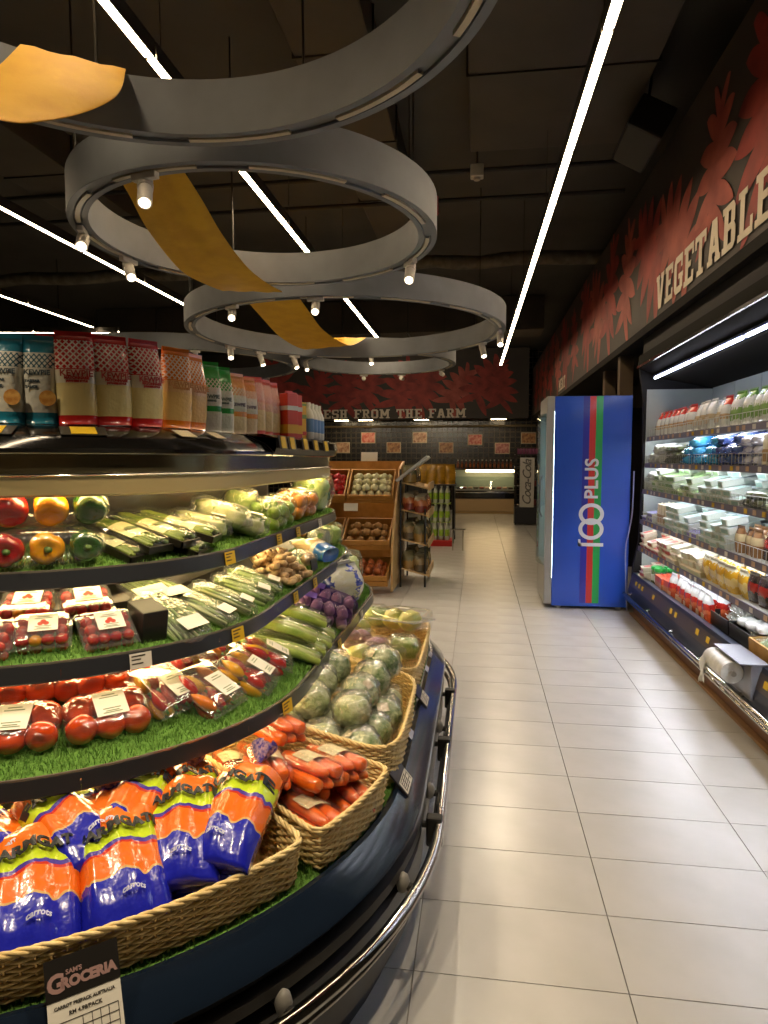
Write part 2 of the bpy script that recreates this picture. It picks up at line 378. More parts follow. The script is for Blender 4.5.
# ------------------------------------------------------------------ linear lights
led_m = EM('led_diffuser', 'ffe3bb', LED); alu = M('lamp_housing', '3a352d', .4, .3)
def light_line(label, p0, p1, group, seg=1.2, w=.045, wire_every=2):
    p0, p1 = Vector(p0), Vector(p1); d = p1-p0; n = max(1, round(d.length/seg)); step = d.length/n
    ang = math.atan2(d.y, d.x)
    th = thing('linear_light', label, 'light', T(*p0) @ RZ(ang), group)
    for i in range(n):
        a, b = i*step+.008, (i+1)*step-.008
        # U-shaped housing with the diffuser standing a little proud of it
        h = part('housing', MB().box(a, b, -w*.62, w*.62, .012, .07).box(a, b, -w*.66, -w*.52, -.014, .014).box(a, b, w*.52, w*.66, -.014, .014).mesh('housing', alu), th)
        part('diffuser', MB().box(a+.01, b-.01, -w/2, w/2, -.012, .012).mesh('diffuser', led_m), h)
        part('cover', MB().box(a, a+.012, -w*.56, w*.56, -.006, .012).mesh('cover', M('joint_cap', 'd8c8a8', .5)), h)
        if i % wire_every == 0: part('suspension_wire', MB().tube([(a+.1, 0, .07), (a+.1, 0, ZC-p0.z)], .003, 5).mesh('suspension_wire', alu), th)
    return th
G = 'suspended linear lights'
light_line('long glowing linear light over the right side of the aisle', (.60, .9, 3.45), (.445, 14.3, 3.45), G)
light_line('glowing linear light line passing above the hanging rings', (-1.62, .9, 3.45), (-1.66, 12.6, 3.45), G)
light_line('glowing linear light line left of the second ring', (-3.75, 3.6, 3.45), (-3.75, 8.3, 3.45), G)
light_line('short glowing linear light line at the far left', (-5.75, 6.4, 3.45), (-5.75, 9.4, 3.45), G)
light_line('crosswise glowing linear light just above the sauce pouches', (-8.0, 9.2, 3.4), (-5.45, 9.6, 3.4), G)

# ------------------------------------------------------------------ hanging rings with track spots
ring_m = M('ring_paint', '797d82', .55, noise=(4, '717479')); track_m = M('track_white', 'cbbfa6', .5)
spot_m = M('spot_white', 'd9d2c6', .45); lens_m = EM('spot_lens', 'ffe9c8', 16)
def arc_pts(cx, cy, r, a0, a1, n, z=0): return [(cx+r*math.cos(a0+(a1-a0)*i/n), cy+r*math.sin(a0+(a1-a0)*i/n), z) for i in range(n+1)]
def ring(label, cx, cy, z, R, spots, h=.215, th_=.11, aim=None, seg=96):
    t = thing('ceiling_ring', label, 'ceiling ring', T(cx, cy, z), 'hanging grey rings')
    P = []
    prof = [(R, 0), (R, h), (R-th_, h), (R-th_, 0), (R-th_*.72, 0), (R-th_*.72, .012), (R-th_*.30, .012), (R-th_*.30, 0), (R, 0)]
    for i in range(seg):
        a = 2*PI*i/seg; P.append([(r*math.cos(a), r*math.sin(a), zz) for r, zz in prof])
    part('band', MB().grid(P, True).mesh('band', ring_m, .5), t)
    rm = R-th_*.51; nseg = max(9, int(R*9))
    for i in range(nseg):
        a0 = 2*PI*(i+.14)/nseg; a1 = 2*PI*(i+.8)/nseg; Q = []
        for k in range(7):
            a = a0+(a1-a0)*k/6
            Q.append([(r*math.cos(a), r*math.sin(a), zz) for r, zz in ((rm-.012, .011), (rm-.012, -.004), (rm+.012, -.004), (rm+.012, .011))])
        part('light_track', MB().grid(Q).mesh('light_track', track_m), t)
    for a in range(0, 360, 90):
        x, y = (R-th_/2)*math.cos(math.radians(a+30)), (R-th_/2)*math.sin(math.radians(a+30))
        part('hanging_rod', MB().tube([(x, y, h), (x, y, ZC-z)], .006, 6).mesh('hanging_rod', alu), t)
    for ai, tilt in spots:
        a = math.radians(ai); p = Vector((rm*math.cos(a), rm*math.sin(a), -.004))
        d = (Vector(tilt)-(Vector((cx, cy, z))+p)).normalized()
        m = T(*p)
        sp = part('spotlight', MB().cbox(-.07, .07, -.018, .018, -.03, 0, .004).mesh('spotlight', spot_m), t, m @ RZ(a+PI/2))
        q = d.to_track_quat('-Z', 'Y').to_matrix().to_4x4(); c = p+Vector((0, 0, -.07))
        mb = MB().tube([(0, 0, .07), (0, 0, -.105)], .034, 18); mb.tube([(0, 0, .0), (0, 0, .03)], .037, 18)
        part('spot_head', mb.mesh('spot_head', spot_m, .6), t, T(*c) @ q)
        part('yoke', MB().tube([p+Vector((0, 0, -.03)), c], .009, 8).mesh('yoke', spot_m), t)
        part('lens', MB().tube([(0, 0, -.1055), (0, 0, -.1075)], .024, 18).mesh('lens', lens_m), t, T(*c) @ q)
        ld = bpy.data.lights.new('spot_lamp', 'SPOT'); ld.energy = SPOT_W; ld.color = (1, .82, .58); ld.spot_size = math.radians(68); ld.spot_blend = .7; ld.shadow_soft_size = .03
        lo = bpy.data.objects.new('spot_lamp', ld); COL.objects.link(lo); lo.parent = t; lo.matrix_local = T(*(c+d*.115)) @ q
    return t
ring('large grey ring overhead, cut off by the top edge', -1.02, 1.70, 2.8, 1.125, [(235, (-1.4, 1.3, .8)), (-60, (-.8, 1.1, .5)), (-20, (-.5, 1.6, .5))])
ring('second grey hanging ring, with a yellow ribbon swag inside', -1.333, 4.012, 2.8, 1.075,
     [(-103, (-1.0, 1.7, .8)), (-160, (-1.2, 1.5, 1.2)), (167, (-1.0, 2.6, .9)), (32, (-.5, 2.4, .5))])
ring('wide third hanging ring farther down the aisle', -1.405, 7.069, 2.8, 1.673,
     [(-117, (-1.2, 2.8, 1.0)), (-88, (-.9, 3.0, .9)), (1, (.3, 5.0, 0)), (27, (.6, 6.2, 0)), (126, (-1.6, 7.8, 1)), (143, (-2, 7.8, 1)), (160, (-2.2, 6, 1))])
ring('small fourth hanging ring near the far wall', -1.64, 10.83, 3.0, 1.267,
     [(-150, (-1.8, 8.4, 1)), (111, (-3.2, 18.5, 3.1)), (78, (-.9, 18.5, 3.1)), (34, (.4, 18.5, 3.1)), (-146+60, (-1.3, 8.2, 1))])
ring('grey ring half hidden behind the sauce pouches', -4.9, 10.6, 3.0, 1.9, [(-60, (-4, 8, 0)), (60, (-4.6, 18.5, 3.2))])

# ------------------------------------------------------------------ yellow ribbon swags
rib_m = M('yellow_ribbon', 'd6a414', .65, noise=(7, 'cb980f'), bump=(18, .15))
def ribbon(label, A, B, n=12, cross=8):
    A, B = catmull(A, n), catmull(B, n); th = .004; P = []
    for a, b in zip(A, B):
        row = [a.lerp(b, j/cross)+Vector((0, 0, .004*math.sin(j*1.9))) for j in range(cross+1)]
        P.append(row)
    mb = MB(); top = [[p+Vector((0, 0, th)) for p in r] for r in P]; mb.grid(P); mb.grid(top)
    o = solid('ribbon_swag', mb.mesh('ribbon_swag', rib_m, True), label, 'ribbon', group='yellow ribbon swags')
    return o
ribbon('yellow ribbon swag across the large ring, top left',
       [(-1.74, 2.42, 3.03), (-1.79, 2.32, 2.88), (-1.85, 2.2, 2.77), (-1.90, 2.08, 2.73), (-1.95, 1.95, 2.78), (-2.01, 1.75, 3.03)],
       [(-1.43, 2.63, 3.03), (-1.40, 2.48, 2.84), (-1.54, 2.33, 2.70), (-1.685, 2.14, 2.63), (-1.85, 1.75, 2.7), (-1.99, 1.4, 3.03)])
ribbon('broad yellow ribbon swag hanging through the second ring',
       [(-1.90, 3.16, 3.03), (-1.91, 3.479, 2.92), (-1.973, 3.833, 2.83), (-2.05, 4.42, 2.765), (-2.02, 4.75, 2.755), (-1.98, 5.02, 2.765)],
       [(-1.54, 3.08, 3.03), (-1.55, 3.6, 2.92), (-1.568, 3.98, 2.83), (-1.575, 4.42, 2.765), (-1.565, 4.80, 2.755), (-1.54, 5.15, 2.77)])
ribbon('yellow ribbon swag hanging through the third ring',
       [(-2.18, 5.62, 3.03), (-2.17, 6.4, 2.9), (-2.2, 7.3, 2.82), (-2.12, 8.1, 2.82), (-2.0, 8.5, 3.03)],
       [(-1.66, 5.5, 3.03), (-1.63, 6.3, 2.88), (-1.64, 7.03, 2.82), (-1.55, 7.9, 2.82), (-1.45, 8.58, 3.03)])

# ------------------------------------------------------------------ things on the ceiling
duct_m = M('duct_dark', '453f36', .65, .1, noise=(2, '4d463c')); wrap = M('pipe_wrap', '6b6354', .8, noise=(9, '565043'), bump=(14, .5))
pts = [(x*.3-8.4, 9.2+.02*math.sin(x*2.1), 4.12+.02*math.sin(x*1.3)) for x in range(0, 36)]
solid('insulated_pipe', MB().tube(pts, [.075+.02*abs(math.sin(i*1.7)) for i in range(36)], 10).mesh('insulated_pipe', wrap, True), 'grey wrapped pipe crossing under the far ceiling', 'pipe')
def duct(label, x0, x1, y0, y1, z0, z1, m=duct_m, lo=0):
    th = thing('air_duct', label, 'air duct', T(x0, y0, z0)); L = y1-y0 if y1-y0 > x1-x0 else x1-x0
    n = max(1, int(L/1.2))
    for i in range(n):
        if y1-y0 > x1-x0: mb = MB().cbox(0, x1-x0, i*(y1-y0)/n+.006, (i+1)*(y1-y0)/n-.006, 0, z1-z0, .012)
        else: mb = MB().cbox(i*(x1-x0)/n+.006, (i+1)*(x1-x0)/n-.006, 0, y1-y0, 0, z1-z0, .012)
        s = part('duct_section', mb.mesh('duct_section', m), th)
        if y1-y0 > x1-x0: fl = MB().box(-.015, x1-x0+.015, i*(y1-y0)/n-.012, i*(y1-y0)/n+.004, -.012, z1-z0)
        else: fl = MB().box(i*(x1-x0)/n-.012, i*(x1-x0)/n+.004, -.012, y1-y0+.012, -.012, z1-z0)
        part('flange', fl.mesh('flange', alu), s)
    return th
duct('broad dark duct running above the right light line', -.1, 1.2, 1.4, 6.2, 4.2, ZC)
duct('dark duct along the ceiling over the first ring', -1.3, -.75, .8, 8.6, 4.25, ZC)
duct('crosswise dark duct beyond the second ring', -7.8, 1.2, 12.9, 13.7, 3.9, ZC-.02)
duct('dark duct high on the far left side', -4.6, -3.9, 3.2, 9, 4.2, ZC)
for i, y in enumerate((3.3, 6.5, 7.0)):
    solid('sprinkler_pipe', MB().tube([(XL+.1, y, 4.1+.07*(i % 2)), (1.4, y, 4.1+.07*(i % 2))], .022, 8).mesh('sprinkler_pipe', M('pipe_black', '211d18', .5)),
          ['thin dark pipe crossing over the first ring', 'thin dark pipe crossing behind the white ceiling box', 'lower thin dark pipe with a red fitting'][i], 'pipe')
solid('pipe_fitting', MB().lathe([(.02, -.14), (.035, -.12), (.035, -.02), (.03, 0), (.03, .05)], 10, T(-.46, 6.97, 4.08)).mesh('pipe_fitting', M('valve_red', 'a01c18', .4)), 'small red fitting hanging from the ceiling pipe', 'pipe fitting')
cb = thing('ceiling_sensor', 'small white box hanging from the dark ceiling', 'sensor', T(-.04, 6.3, 4.1))
part('case', MB().cbox(-.06, .06, -.05, .05, -.08, .03, .012).mesh('case', M('sensor_white', 'cfc7b6', .5)), cb)
part('bracket', MB().tube([(0, 0, .03), (0, 0, ZC-4.1)], .008, 6).mesh('bracket', alu), cb)
part('lens_cap', MB().lathe([(.03, -.1), (.035, -.08)], 12).mesh('lens_cap', M('sensor_cap', 'b8b0a0', .4)), cb)
sk = thing('loudspeaker', 'dark loudspeaker box under the ceiling beside the right banner', 'loudspeaker', T(1.25, 5.55, 3.95))
part('case', MB().cbox(-.16, .12, -.3, .3, -.12, .12, .02, RY(.5)).mesh('case', M('speaker_black', '1b1814', .5)), sk)
part('grille', MB().box(-.162, -.158, -.27, .27, -.1, .1, RY(.5)).mesh('grille', M('speaker_grille', '0d0c0a', .8)), sk)
part('bracket', MB().tube([(0, 0, .1), (.05, 0, ZC-3.95)], .012, 6).mesh('bracket', alu), sk)

# ================================================================== PRODUCE ISLAND (stadium plan, rounded near end)
CX, CY, IL = -1.36, 2.0, 1.3
def IP(u, R):
    """point on the island outline: u<=0 degrees round the near end, 0..IL metres along the side, beyond = round the far end"""
    if u <= 0:
        a = math.radians(u); return CX+R*math.cos(a), CY+R*math.sin(a), a
    if u <= IL: return CX+R, CY+u, 0.
    a = (u-IL)/.8; return CX+R*math.cos(a), CY+IL+R*math.sin(a), a
def stad(n=40):
    o = []
    for k in range(n+1): o.append((0, 0, PI+PI*k/n))
    for k in range(n+1): o.append((0, IL, PI*k/n))
    return o
def sweep(prof, path=None):
    closed = path is None; path = path or stad(); P = []
    for cx, cy, a in path: P.append([(cx+r*math.cos(a), cy+r*math.sin(a), z) for r, z in prof])
    return MB().grid(P, closed)
def upath(u0, u1, n):
    o = []
    L0 = math.radians(max(0, min(0, u1)-u0))*.8 if u0 < 0 else 0
    L1 = max(0, u1-max(u0, 0)); tot = L0+L1
    for k in range(n+1):
        d = tot*k/n
        u = (u0+math.degrees(d/.8)) if d < L0-1e-9 else (max(u0, 0)+d-L0 if L1 > 0 else u1)
        if u <= 0: o.append((0, 0, math.radians(u)))
        elif u <= IL: o.append((0, u, 0.))
        else: o.append((0, IL, (u-IL)/.8))
    return o
isl = thing('produce_island', 'black round-ended refrigerated produce island with three curved shelves', 'display case', T(CX, CY, 0))
gloss_black = M('gloss_black', '0e0d0c', .12, coat=.5); case_black = M('case_black', '14120f', .4); navy = M('bumper_navy', '162130', .2, coat=.6)
steel = M('chrome', 'c9c4ba', .12, 1.0); rubber = M('black_rubber', '15130f', .6); rail_gray = M('price_rail_dark', '2a2c30', .3, coat=.3)
turf_under = M('turf_mat', '557f2c', .9, noise=(90, '628c36')); blade_m = M('turf_blade', '739a42', .7, noise=(40, '5a8436'))
part('kick_plate', sweep([(1.13, 0), (1.13, .11)]).mesh('kick_plate', case_black, .5), isl)
part('lower_body', sweep([(1.13, .10), (1.185, .115), (1.195, .22), (1.195, .285), (1.17, .295), (1.17, .315), (1.2, .325), (1.2, .352), (1.175, .36), (1.175, .385), (1.192, .392)]).mesh('lower_body', case_black, .5), isl)
part('bumper_panel', sweep([(1.19, .39), (1.205, .397), (1.20, .41), (1.14, .468), (1.125, .466), (1.12, .45)]).mesh('bumper_panel', navy, .6), isl)
def deck_z(r): return .455+(1.12-r)*.2
part('deck', sweep([(1.122, .455), (.30, deck_z(.3)), (.30, .4)]).mesh('deck', case_black, .5), isl)
part('core', sweep([(.27, .45), (.27, 1.52)]).mesh('core', M('core_panel', '26221c', .3, coat=.3), .5), isl)
SH = {3: (.817, .75), 2: (.69, .97), 1: (.62, 1.18)}
SLOPE = .2
lamp_warm = EM('shelf_lamp', 'ffdf9e', SHELF_LED)
def sh_z(s, r): R, z = SH[s]; return z+(R-r)*SLOPE
turf_r = random.Random(11)
def turf(r0, r1, u0, u1, dens, zf, parent, hgt=.013):
    mb = MB(); 
    path = upath(u0, u1, 60)
    mb0 = sweep([(r0, zf(r0)+.001), (r1, zf(r1)+.001)], path)
    mat = part('turf_mat', mb0.mesh('turf_mat', turf_under), parent)
    V = []; F = []
    for seg in range(60):
        a, b = path[seg], path[seg+1]; rm = (r0+r1)/2
        ln = math.hypot(b[0]-a[0]+rm*(math.cos(b[2])-math.cos(a[2])), b[1]-a[1]+rm*(math.sin(b[2])-math.sin(a[2])))
        for _ in range(int(dens*ln*(r1-r0))):
            t = turf_r.random(); r = turf_r.uniform(r0, r1); an = a[2]+(b[2]-a[2])*t; cx = a[0]+(b[0]-a[0])*t; cy = a[1]+(b[1]-a[1])*t
            x, y, z = cx+r*math.cos(an), cy+r*math.sin(an), zf(r)
            th = turf_r.uniform(0, PI); wx, wy = .0016*math.cos(th), .0016*math.sin(th); h = hgt*turf_r.uniform(.6, 1.3)
            o = len(V); V += [(x-wx, y-wy, z), (x+wx, y+wy, z), (x+turf_r.uniform(-.006, .006), y+turf_r.uniform(-.006, .006), z+h)]; F.append((o, o+1, o+2))
    mb.v, mb.f = V, F
    part('turf', mb.mesh('turf', blade_m), parent, kind='stuff')
for s, (R, z) in SH.items():
    sh = part('shelf', sweep([(R, z), (R, z-.012), (R-.06, z-.018), (R-.33, z+.045), (R-.33, z+.066), (R, z)]).mesh('shelf', case_black, .5), isl)
    us = [-180, -150, -121, -92, -54.5 if s == 3 else -57, -22 if s != 3 else -24, .12, .48, .86, 1.22, 1.75, 2.3, 3.0]
    for a, b in zip(us[:-1], us[1:]):
        g = .05 if b <= 0 else .001
        rl_ = part('price_rail', sweep([(R-.004, z-.03), (R+.006, z-.038), (R+.010, z-.034), (R+.003, z+.006), (R-.004, z+.006)], upath(a+g*.3, b-g*.3, 14)).mesh('price_rail', rail_gray, .6), sh)
    part('lip', sweep([(R+.0035, z+.005), (R+.0035, z+.010), (R-.002, z+.010), (R-.002, z+.002)]).mesh('lip', M('clear_lip', '9a9486', .15, .6), .5), sh)
    # lamp under the shelf lights the row below
    part('lamp_tube', sweep([(R-.10+.012*math.cos(t), z-.012+.012*math.sin(t)) for t in [PI*k/6+PI for k in range(7)]]).mesh('lamp_tube', lamp_warm, True), sh)
turf(.60, .805, -110, 1.9, 42000, lambda r: sh_z(3, r), isl)
turf(.46, .68, -110, 1.9, 34000, lambda r: sh_z(2, r), isl)
turf(.40, .61, -110, 1.9, 22000, lambda r: sh_z(1, r), isl)
turf(.98, 1.115, -100, 1.9, 30000, deck_z, isl, .018)
turf(.62, .80, -80, -20, 16000, deck_z, isl, .018)
# hood
part('hood', sweep([(.26, 1.545), (.50, 1.55), (.53, 1.545), (.60, 1.512), (.625, 1.487), (.622, 1.477), (.60, 1.474), (.30, 1.50)]).mesh('hood', gloss_black, .5), isl)
part('reflector', sweep([(.598, 1.472), (.592, 1.426)]).mesh('reflector', M('hood_reflector', '7d7458', .2, .7), True), isl)
part('hood_trim', sweep([(.60+.006*math.cos(t), 1.421+.005*math.sin(t)) for t in [2*PI*k/8 for k in range(9)]]).mesh('hood_trim', steel, True), isl)
part('hood_lamp', sweep([(.599, 1.416), (.595, 1.372), (.582, 1.366), (.575, 1.392), (.44, 1.40)]).mesh('hood_lamp', EM('hood_diffuser', '9c8a5c', .10), .6), isl)
part('lamp_tube', sweep([(.555+.010*math.cos(t), 1.384+.010*math.sin(t)) for t in [PI*k/6+PI for k in range(7)]]).mesh('lamp_tube', lamp_warm, True), isl)
part('hood_ledge', sweep([(.49, 1.5505), (.49, 1.553), (.585, 1.553), (.632, 1.540), (.638, 1.505), (.628, 1.480), (.61, 1.478)], upath(.32, 3.2, 40)).mesh('hood_ledge', gloss_black, .5), isl)
# the round end and the straight side meet at a joint in the hood
part('hood_joint', sweep([(.45, 1.5535), (.53, 1.548), (.602, 1.515), (.629, 1.487), (.624, 1.473)], upath(.30, .318, 1)).mesh('hood_joint', case_black), isl)
# bumper rail with brackets
def ring_tube(R, z, r):
    return sweep([(R+r*math.cos(t), z+r*math.sin(t)) for t in [2*PI*k/10 for k in range(11)]])
part('bumper_rail', ring_tube(1.25, .305, .017).mesh('bumper_rail', steel, True), isl)
part('bumper_rail', ring_tube(1.235, .262, .012).mesh('bumper_rail', steel, True), isl)
for u in (-75, -55, -37, -14, .02, .22, .62, .78, 1.2, 1.7):
    x0, y0, a = IP(u, 1.16); x1, y1, _ = IP(u, 1.235)
    mb = MB().tube([(x0-CX, y0-CY, .30), (x1-CX, y1-CY, .30)], .011, 8); k = part('rail_bracket', mb.mesh('rail_bracket', rubber, .6), isl)
    m = T(x1-CX, y1-CY, .295) @ RZ(a)
    if u in (-37, -14, .22, .78): part('knob', MB().lathe([(.004, -.03), (.015, -.02), (.02, 0), (.015, .02), (.004, .03)], 14, m @ T(-.03, 0, .012)).mesh('knob', M('knob_grey', '8e8a82', .4), True), k)
    else: part('clamp', MB().cbox(-.026, .026, -.02, .02, -.06, .035, .008, m).mesh('clamp', rubber), k)
# price tags clipped to the shelf rails
tag_y = M('tag_yellow', 'd8b21e', .5); tag_w = M('tag_white', 'd9d4c8', .5); tag_txt = M('tag_print', '3a3326', .7)
def rail_tag(s, u, mat, w=.055, h=.038):
    R, z = SH[s]; x, y, a = IP(u, R+.0115)
    m = T(x-CX, y-CY, z-.016) @ RZ(a+PI/2) @ RX(-.12)
    t = part('price_tag', MB().box(-w/2, w/2, -.001, .0008, -h/2, h/2).mesh('price_tag', mat), isl, m)
    mb = MB()
    for k, (fw, zz) in enumerate(((.75, .28), (.5, .05), (.62, -.22))): mb.box(-w*.42, -w*.42+w*.84*fw, -.0016, -.001, h*zz, h*zz+h*.09)
    part('print', mb.mesh('print', tag_txt), t)
for s, u, mt in [(1, -10, tag_y), (1, .36, tag_y), (1, .62, tag_y), (1, 1.0, tag_w), (2, -42, tag_w), (2, -16, tag_y), (2, .33, tag_y), (2, .62, tag_y), (2, 1.15, tag_w), (3, -11.5, tag_y), (3, .5, tag_y), (3, 1.0, tag_w)]: rail_tag(s, u, mt)
# tags lying on the sloping hood
def hood_tag(u, mat, w=.075, back=True):
    x, y, a = IP(u, .566 if u < .32 else .637); m = T(x-CX, y-CY, 1.531 if u < .32 else 1.523) @ RZ(a+PI/2) @ RX(math.radians(25 if u < .32 else 80))
    hd = part('tag_holder', MB().box(-w*.72, w*.72, -.026, .026, 0, .002).mesh('tag_holder', M('holder_dark', '34302a', .3)), isl, m) if back else isl
    if back: m = Matrix()
    part('price_tag', MB().box(-w*.4, w*.4, -.022, .022, .002, .004).mesh('price_tag', mat), hd, m)
paper = M('tag_cream', 'd8c9a0', .35)
for u, mt, b in [(-71, tag_y, True), (-50, tag_y, True), (-21, paper, False), (-6, paper, False), (.40, tag_y, True), (.52, tag_y, True), (.72, tag_y, True), (.9, tag_y, True), (1.1, tag_y, True)]: hood_tag(u, mt, .075, b)

# ------------------------------------------------------------------ wicker baskets on the deck
wick = M('wicker', 'e4cc92', .6, noise=(30, 'd6b878')); wick_d = M('wicker_stake', 'd2b070', .65)
def resample(P, n):
    L = [0]
    for a, b in zip(P, P[1:]+P[:1]): L.append(L[-1]+(Vector(b)-Vector(a)).length)
    out = []; j = 0
    for i in range(n):
        d = L[-1]*i/n
        while L[j+1] < d: j += 1
        t = (d-L[j])/max(1e-9, L[j+1]-L[j]); out.append(Vector(P[j]).lerp(Vector(P[(j+1) % len(P)]), t))
    return out, L[-1]
def basket(label, u0, u1, r0, r1, h, rnd, back_h=None):
    """curved wicker tray standing on the sloping deck"""
    P = []
    N = 30
    def pt(u, r): x, y, a = IP(u, r); return Vector((x, y, r))
    for k in range(N): P.append(pt(u0+(u1-u0)*k/N, r1))
    for k in range(N): P.append(pt(u1, r1+(r0-r1)*k/N))
    for k in range(N): P.append(pt(u1+(u0-u1)*k/N, r0))
    for k in range(N): P.append(pt(u0, r0+(r1-r0)*k/N))
    Q, L = resample(P, 260)
    W = max(1, int(rnd/L*260/2))
    for _ in range(2): Q = [sum((Q[(i+d) % 260] for d in range(-W, W+1)), Vector((0, 0, 0)))/(2*W+1) for i in range(260)]
    c = sum(Q, Vector())/260
    th = thing('wicker_basket', label, 'basket', T(c.x, c.y, deck_z(c.z)), 'wicker baskets on the island deck')
    ns = int(L/.026/2)*2; S, L = resample(Q, ns*2)
    def wall(i, z, off):
        p = S[i % len(S)]; q = S[(i+1) % len(S)]-S[i-1]; nrm = Vector((q.y, -q.x, 0)).normalized()
        if nrm.dot(p-c) < 0: nrm = -nrm
        f = .012*z/h; bz = deck_z(p.z)+.012
        return Vector((p.x+nrm.x*(off+f)-c.x, p.y+nrm.y*(off+f)-c.y, bz+z-deck_z(c.z)))
    rows = max(6, int(h/.0085)); mb = MB()
    for k in range(rows):
        z = h*(k+.5)/rows
        mb.tube([wall(i, z, .0035*math.cos(PI*(i//2+k) if i % 2 == 0 else PI/2)) for i in range(len(S))], h/rows*.52, 5, closed=True)
    part('weave', mb.mesh('weave', wick, True), th, kind='stuff')
    mb = MB()
    for i in range(0, len(S), 2): mb.tube([wall(i, -.005, 0), wall(i, h, 0)], .0032, 5)
    part('stakes', mb.mesh('stakes', wick_d, True), th, kind='stuff')
    mb = MB()
    for ph in (0, PI*2/3, PI*4/3):
        mb.tube([wall(i, h+.004+.0042*math.cos(i*.9+ph), .0042*math.sin(i*.9+ph)) for i in range(len(S))], .0045, 5, closed=True)
    part('rim', mb.mesh('rim', wick, True), th)
    mb = MB(); B = [wall(i, 0, -.001) for i in range(len(S))]
    mb.add(B, [tuple(range(len(B)))]); part('bottom', mb.mesh('bottom', wick_d), th)
    return th
basket('long wicker basket of bagged carrots, front left', -84, -30.5, .74, 1.105, .095, .05)
basket('square wicker basket of loose-wrapped carrots', -27.5, -9.5, .62, 1.115, .10, .03)
basket('round-cornered wicker basket of wrapped green heads', -6.5, .56, .60, 1.12, .125, .20)
basket('farther wicker basket of cabbages and pink vegetables', .63, 1.45, .62, 1.11, .12, .18)

# ================================================================== PRODUCTS ON THE ISLAND
def on_island(u, r, z, yaw=0., tilt=0., roll=0.):
    x, y, a = IP(u, r)
    return T(x, y, z) @ RZ(a+PI/2+math.radians(yaw)) @ RX(math.radians(tilt)) @ RY(math.radians(roll))
ORD = ['first', 'second', 'third', 'fourth', 'fifth', 'sixth', 'seventh', 'eighth', 'ninth', 'tenth', 'eleventh', 'twelfth']
film = FILM('clear_film', gloss=.13, rough=.12, bump=(40, .6), haze=.015)
shell = FILM('clamshell_plastic', gloss=.14, rough=.06, bump=(25, .1), haze=.025)
bagfilm = FILM('bag_film', gloss=.14, rough=.16, bump=(38, .9), haze=.06, hazecol='e8efe0')
label_w = M('paper_label', 'ddd8ca', .5); label_g = M('label_print', '6f7f5a', .6); label_r = M('label_red', 'b8321f', .5); ink = M('ink', '2b2620', .6)

def pouch_mesh(name, w, d, h, mat, top=.12, bot=.75, nx=14, ny=12, fold=0., taper=.96):
    """soft filled pouch standing on its base, pressed flat at the top"""
    mb = MB(); P = []
    for j in range(ny+1):
        t = j/ny
        dep = d/2*(bot+(1-bot)*math.sin(min(1, t*2.2)*PI/2))*(1 if t < .5 else max(top, math.cos((t-.5)/.5*PI/2)**.8))
        wid = w/2*(.94+.06*math.sin(t*PI))*(1+(taper-1)*t)
        row = []
        for i in range(nx+1):
            a = 2*PI*i/nx; cx, sy = math.cos(a), math.sin(a)
            row.append((wid*math.copysign(abs(cx)**.6, cx), dep*math.copysign(abs(sy)**.85, sy)+fold*t*t, h*t))
        P.append(row)
    mb.grid(P); k = nx+1
    mb.f.append(tuple(range(k-2, -1, -1))); mb.f.append(tuple(range(ny*k, ny*k+k-1)))
    return mb.mesh(name, mat, True)
# ---- sauce pouches on the hood
def sauce_pouch(color, dark, light, words, ink_col, bottom_white=False, h=.225, w=.112, lat=True, kind='sauce'):
    nm = 'pouch_'+color
    if kind == 'sauce': zs = [(0, color), (.10, light or 'e4d294'), (.46, dark or 'e0d6bc'), (.61, color)]
    elif kind == 'tartar': zs = [(0, color), (.13, 'd9d6c6'), (.84, color)]
    elif kind == 'dress': zs = [(0, light or 'd5d8c6'), (.30, color), (.38, 'd9d8c8'), (.66, color)]
    else: zs = [(0, light), (.12, color), (.42, light), (.6, color)]
    z0, z1 = {'sauce': (.625, .95), 'tartar': (.66, .83), 'dress': (.60, .8)}.get(kind, (.62, .95))
    mat = ZONES(nm, zs, lattice=(z0, z1, 'e6dccb' if kind != 'tartar' else dark, 6.5, 14.) if lat else None)
    t = thing('sauce_pouch', 'x', 'pouch')
    b = part('bag', pouch_mesh('bag', w, .07, h, mat, .22), t)
    part('top_seal', MB().box(-w*.44, w*.44, -.0015, .0015, h-.003, h+.012).mesh('top_seal', M('seal_'+color, color, .3, coat=.5)), t)
    if words:
        for k, (s, sz, zz, dx) in enumerate(words): part('lettering', text_mesh(s, sz, M('ink_'+ink_col, ink_col, .5), .0004, .0006, align='CENTER'), t, T(dx, -.0355, zz*h) @ RX(PI/2))
    if kind == 'tartar':
        part('picture', MB().tube([(.020, -.0352, .30*h), (.020, -.0362, .30*h)], .020, 18).mesh('picture', M('fried_food', 'b9782c', .5, noise=(60, 'd8a552'))), t)
    return t
K = 'KEWPIE'
teal = sauce_pouch('1f7c93', '2d5a68', '', [(K, .0175, .60, -.002), ('TARTAR', .009, .50, -.014), ('SAUCE', .009, .43, -.016)], '3a4a52', kind='tartar', h=.215, w=.082)
red = sauce_pouch('c2231f', '', '', [(K, .023, .565, 0), ('MAYONNAISE', .0095, .515, 0), ('JAPANESE STYLE', .007, .48, 0)], 'b02a20', h=.23, w=.102)
oran = sauce_pouch('e07c18', 'e6bd84', 'e6c07a', [(K, .022, .565, 0), ('MAYONNAISE', .0085, .515, 0)], 'c98a4a', h=.225, w=.098)
gren = sauce_pouch('2f9a3d', '', '', [(K, .017, .52, 0), ('DRESSING', .008, .46, 0)], '44584a', kind='dress', h=.215, w=.10)
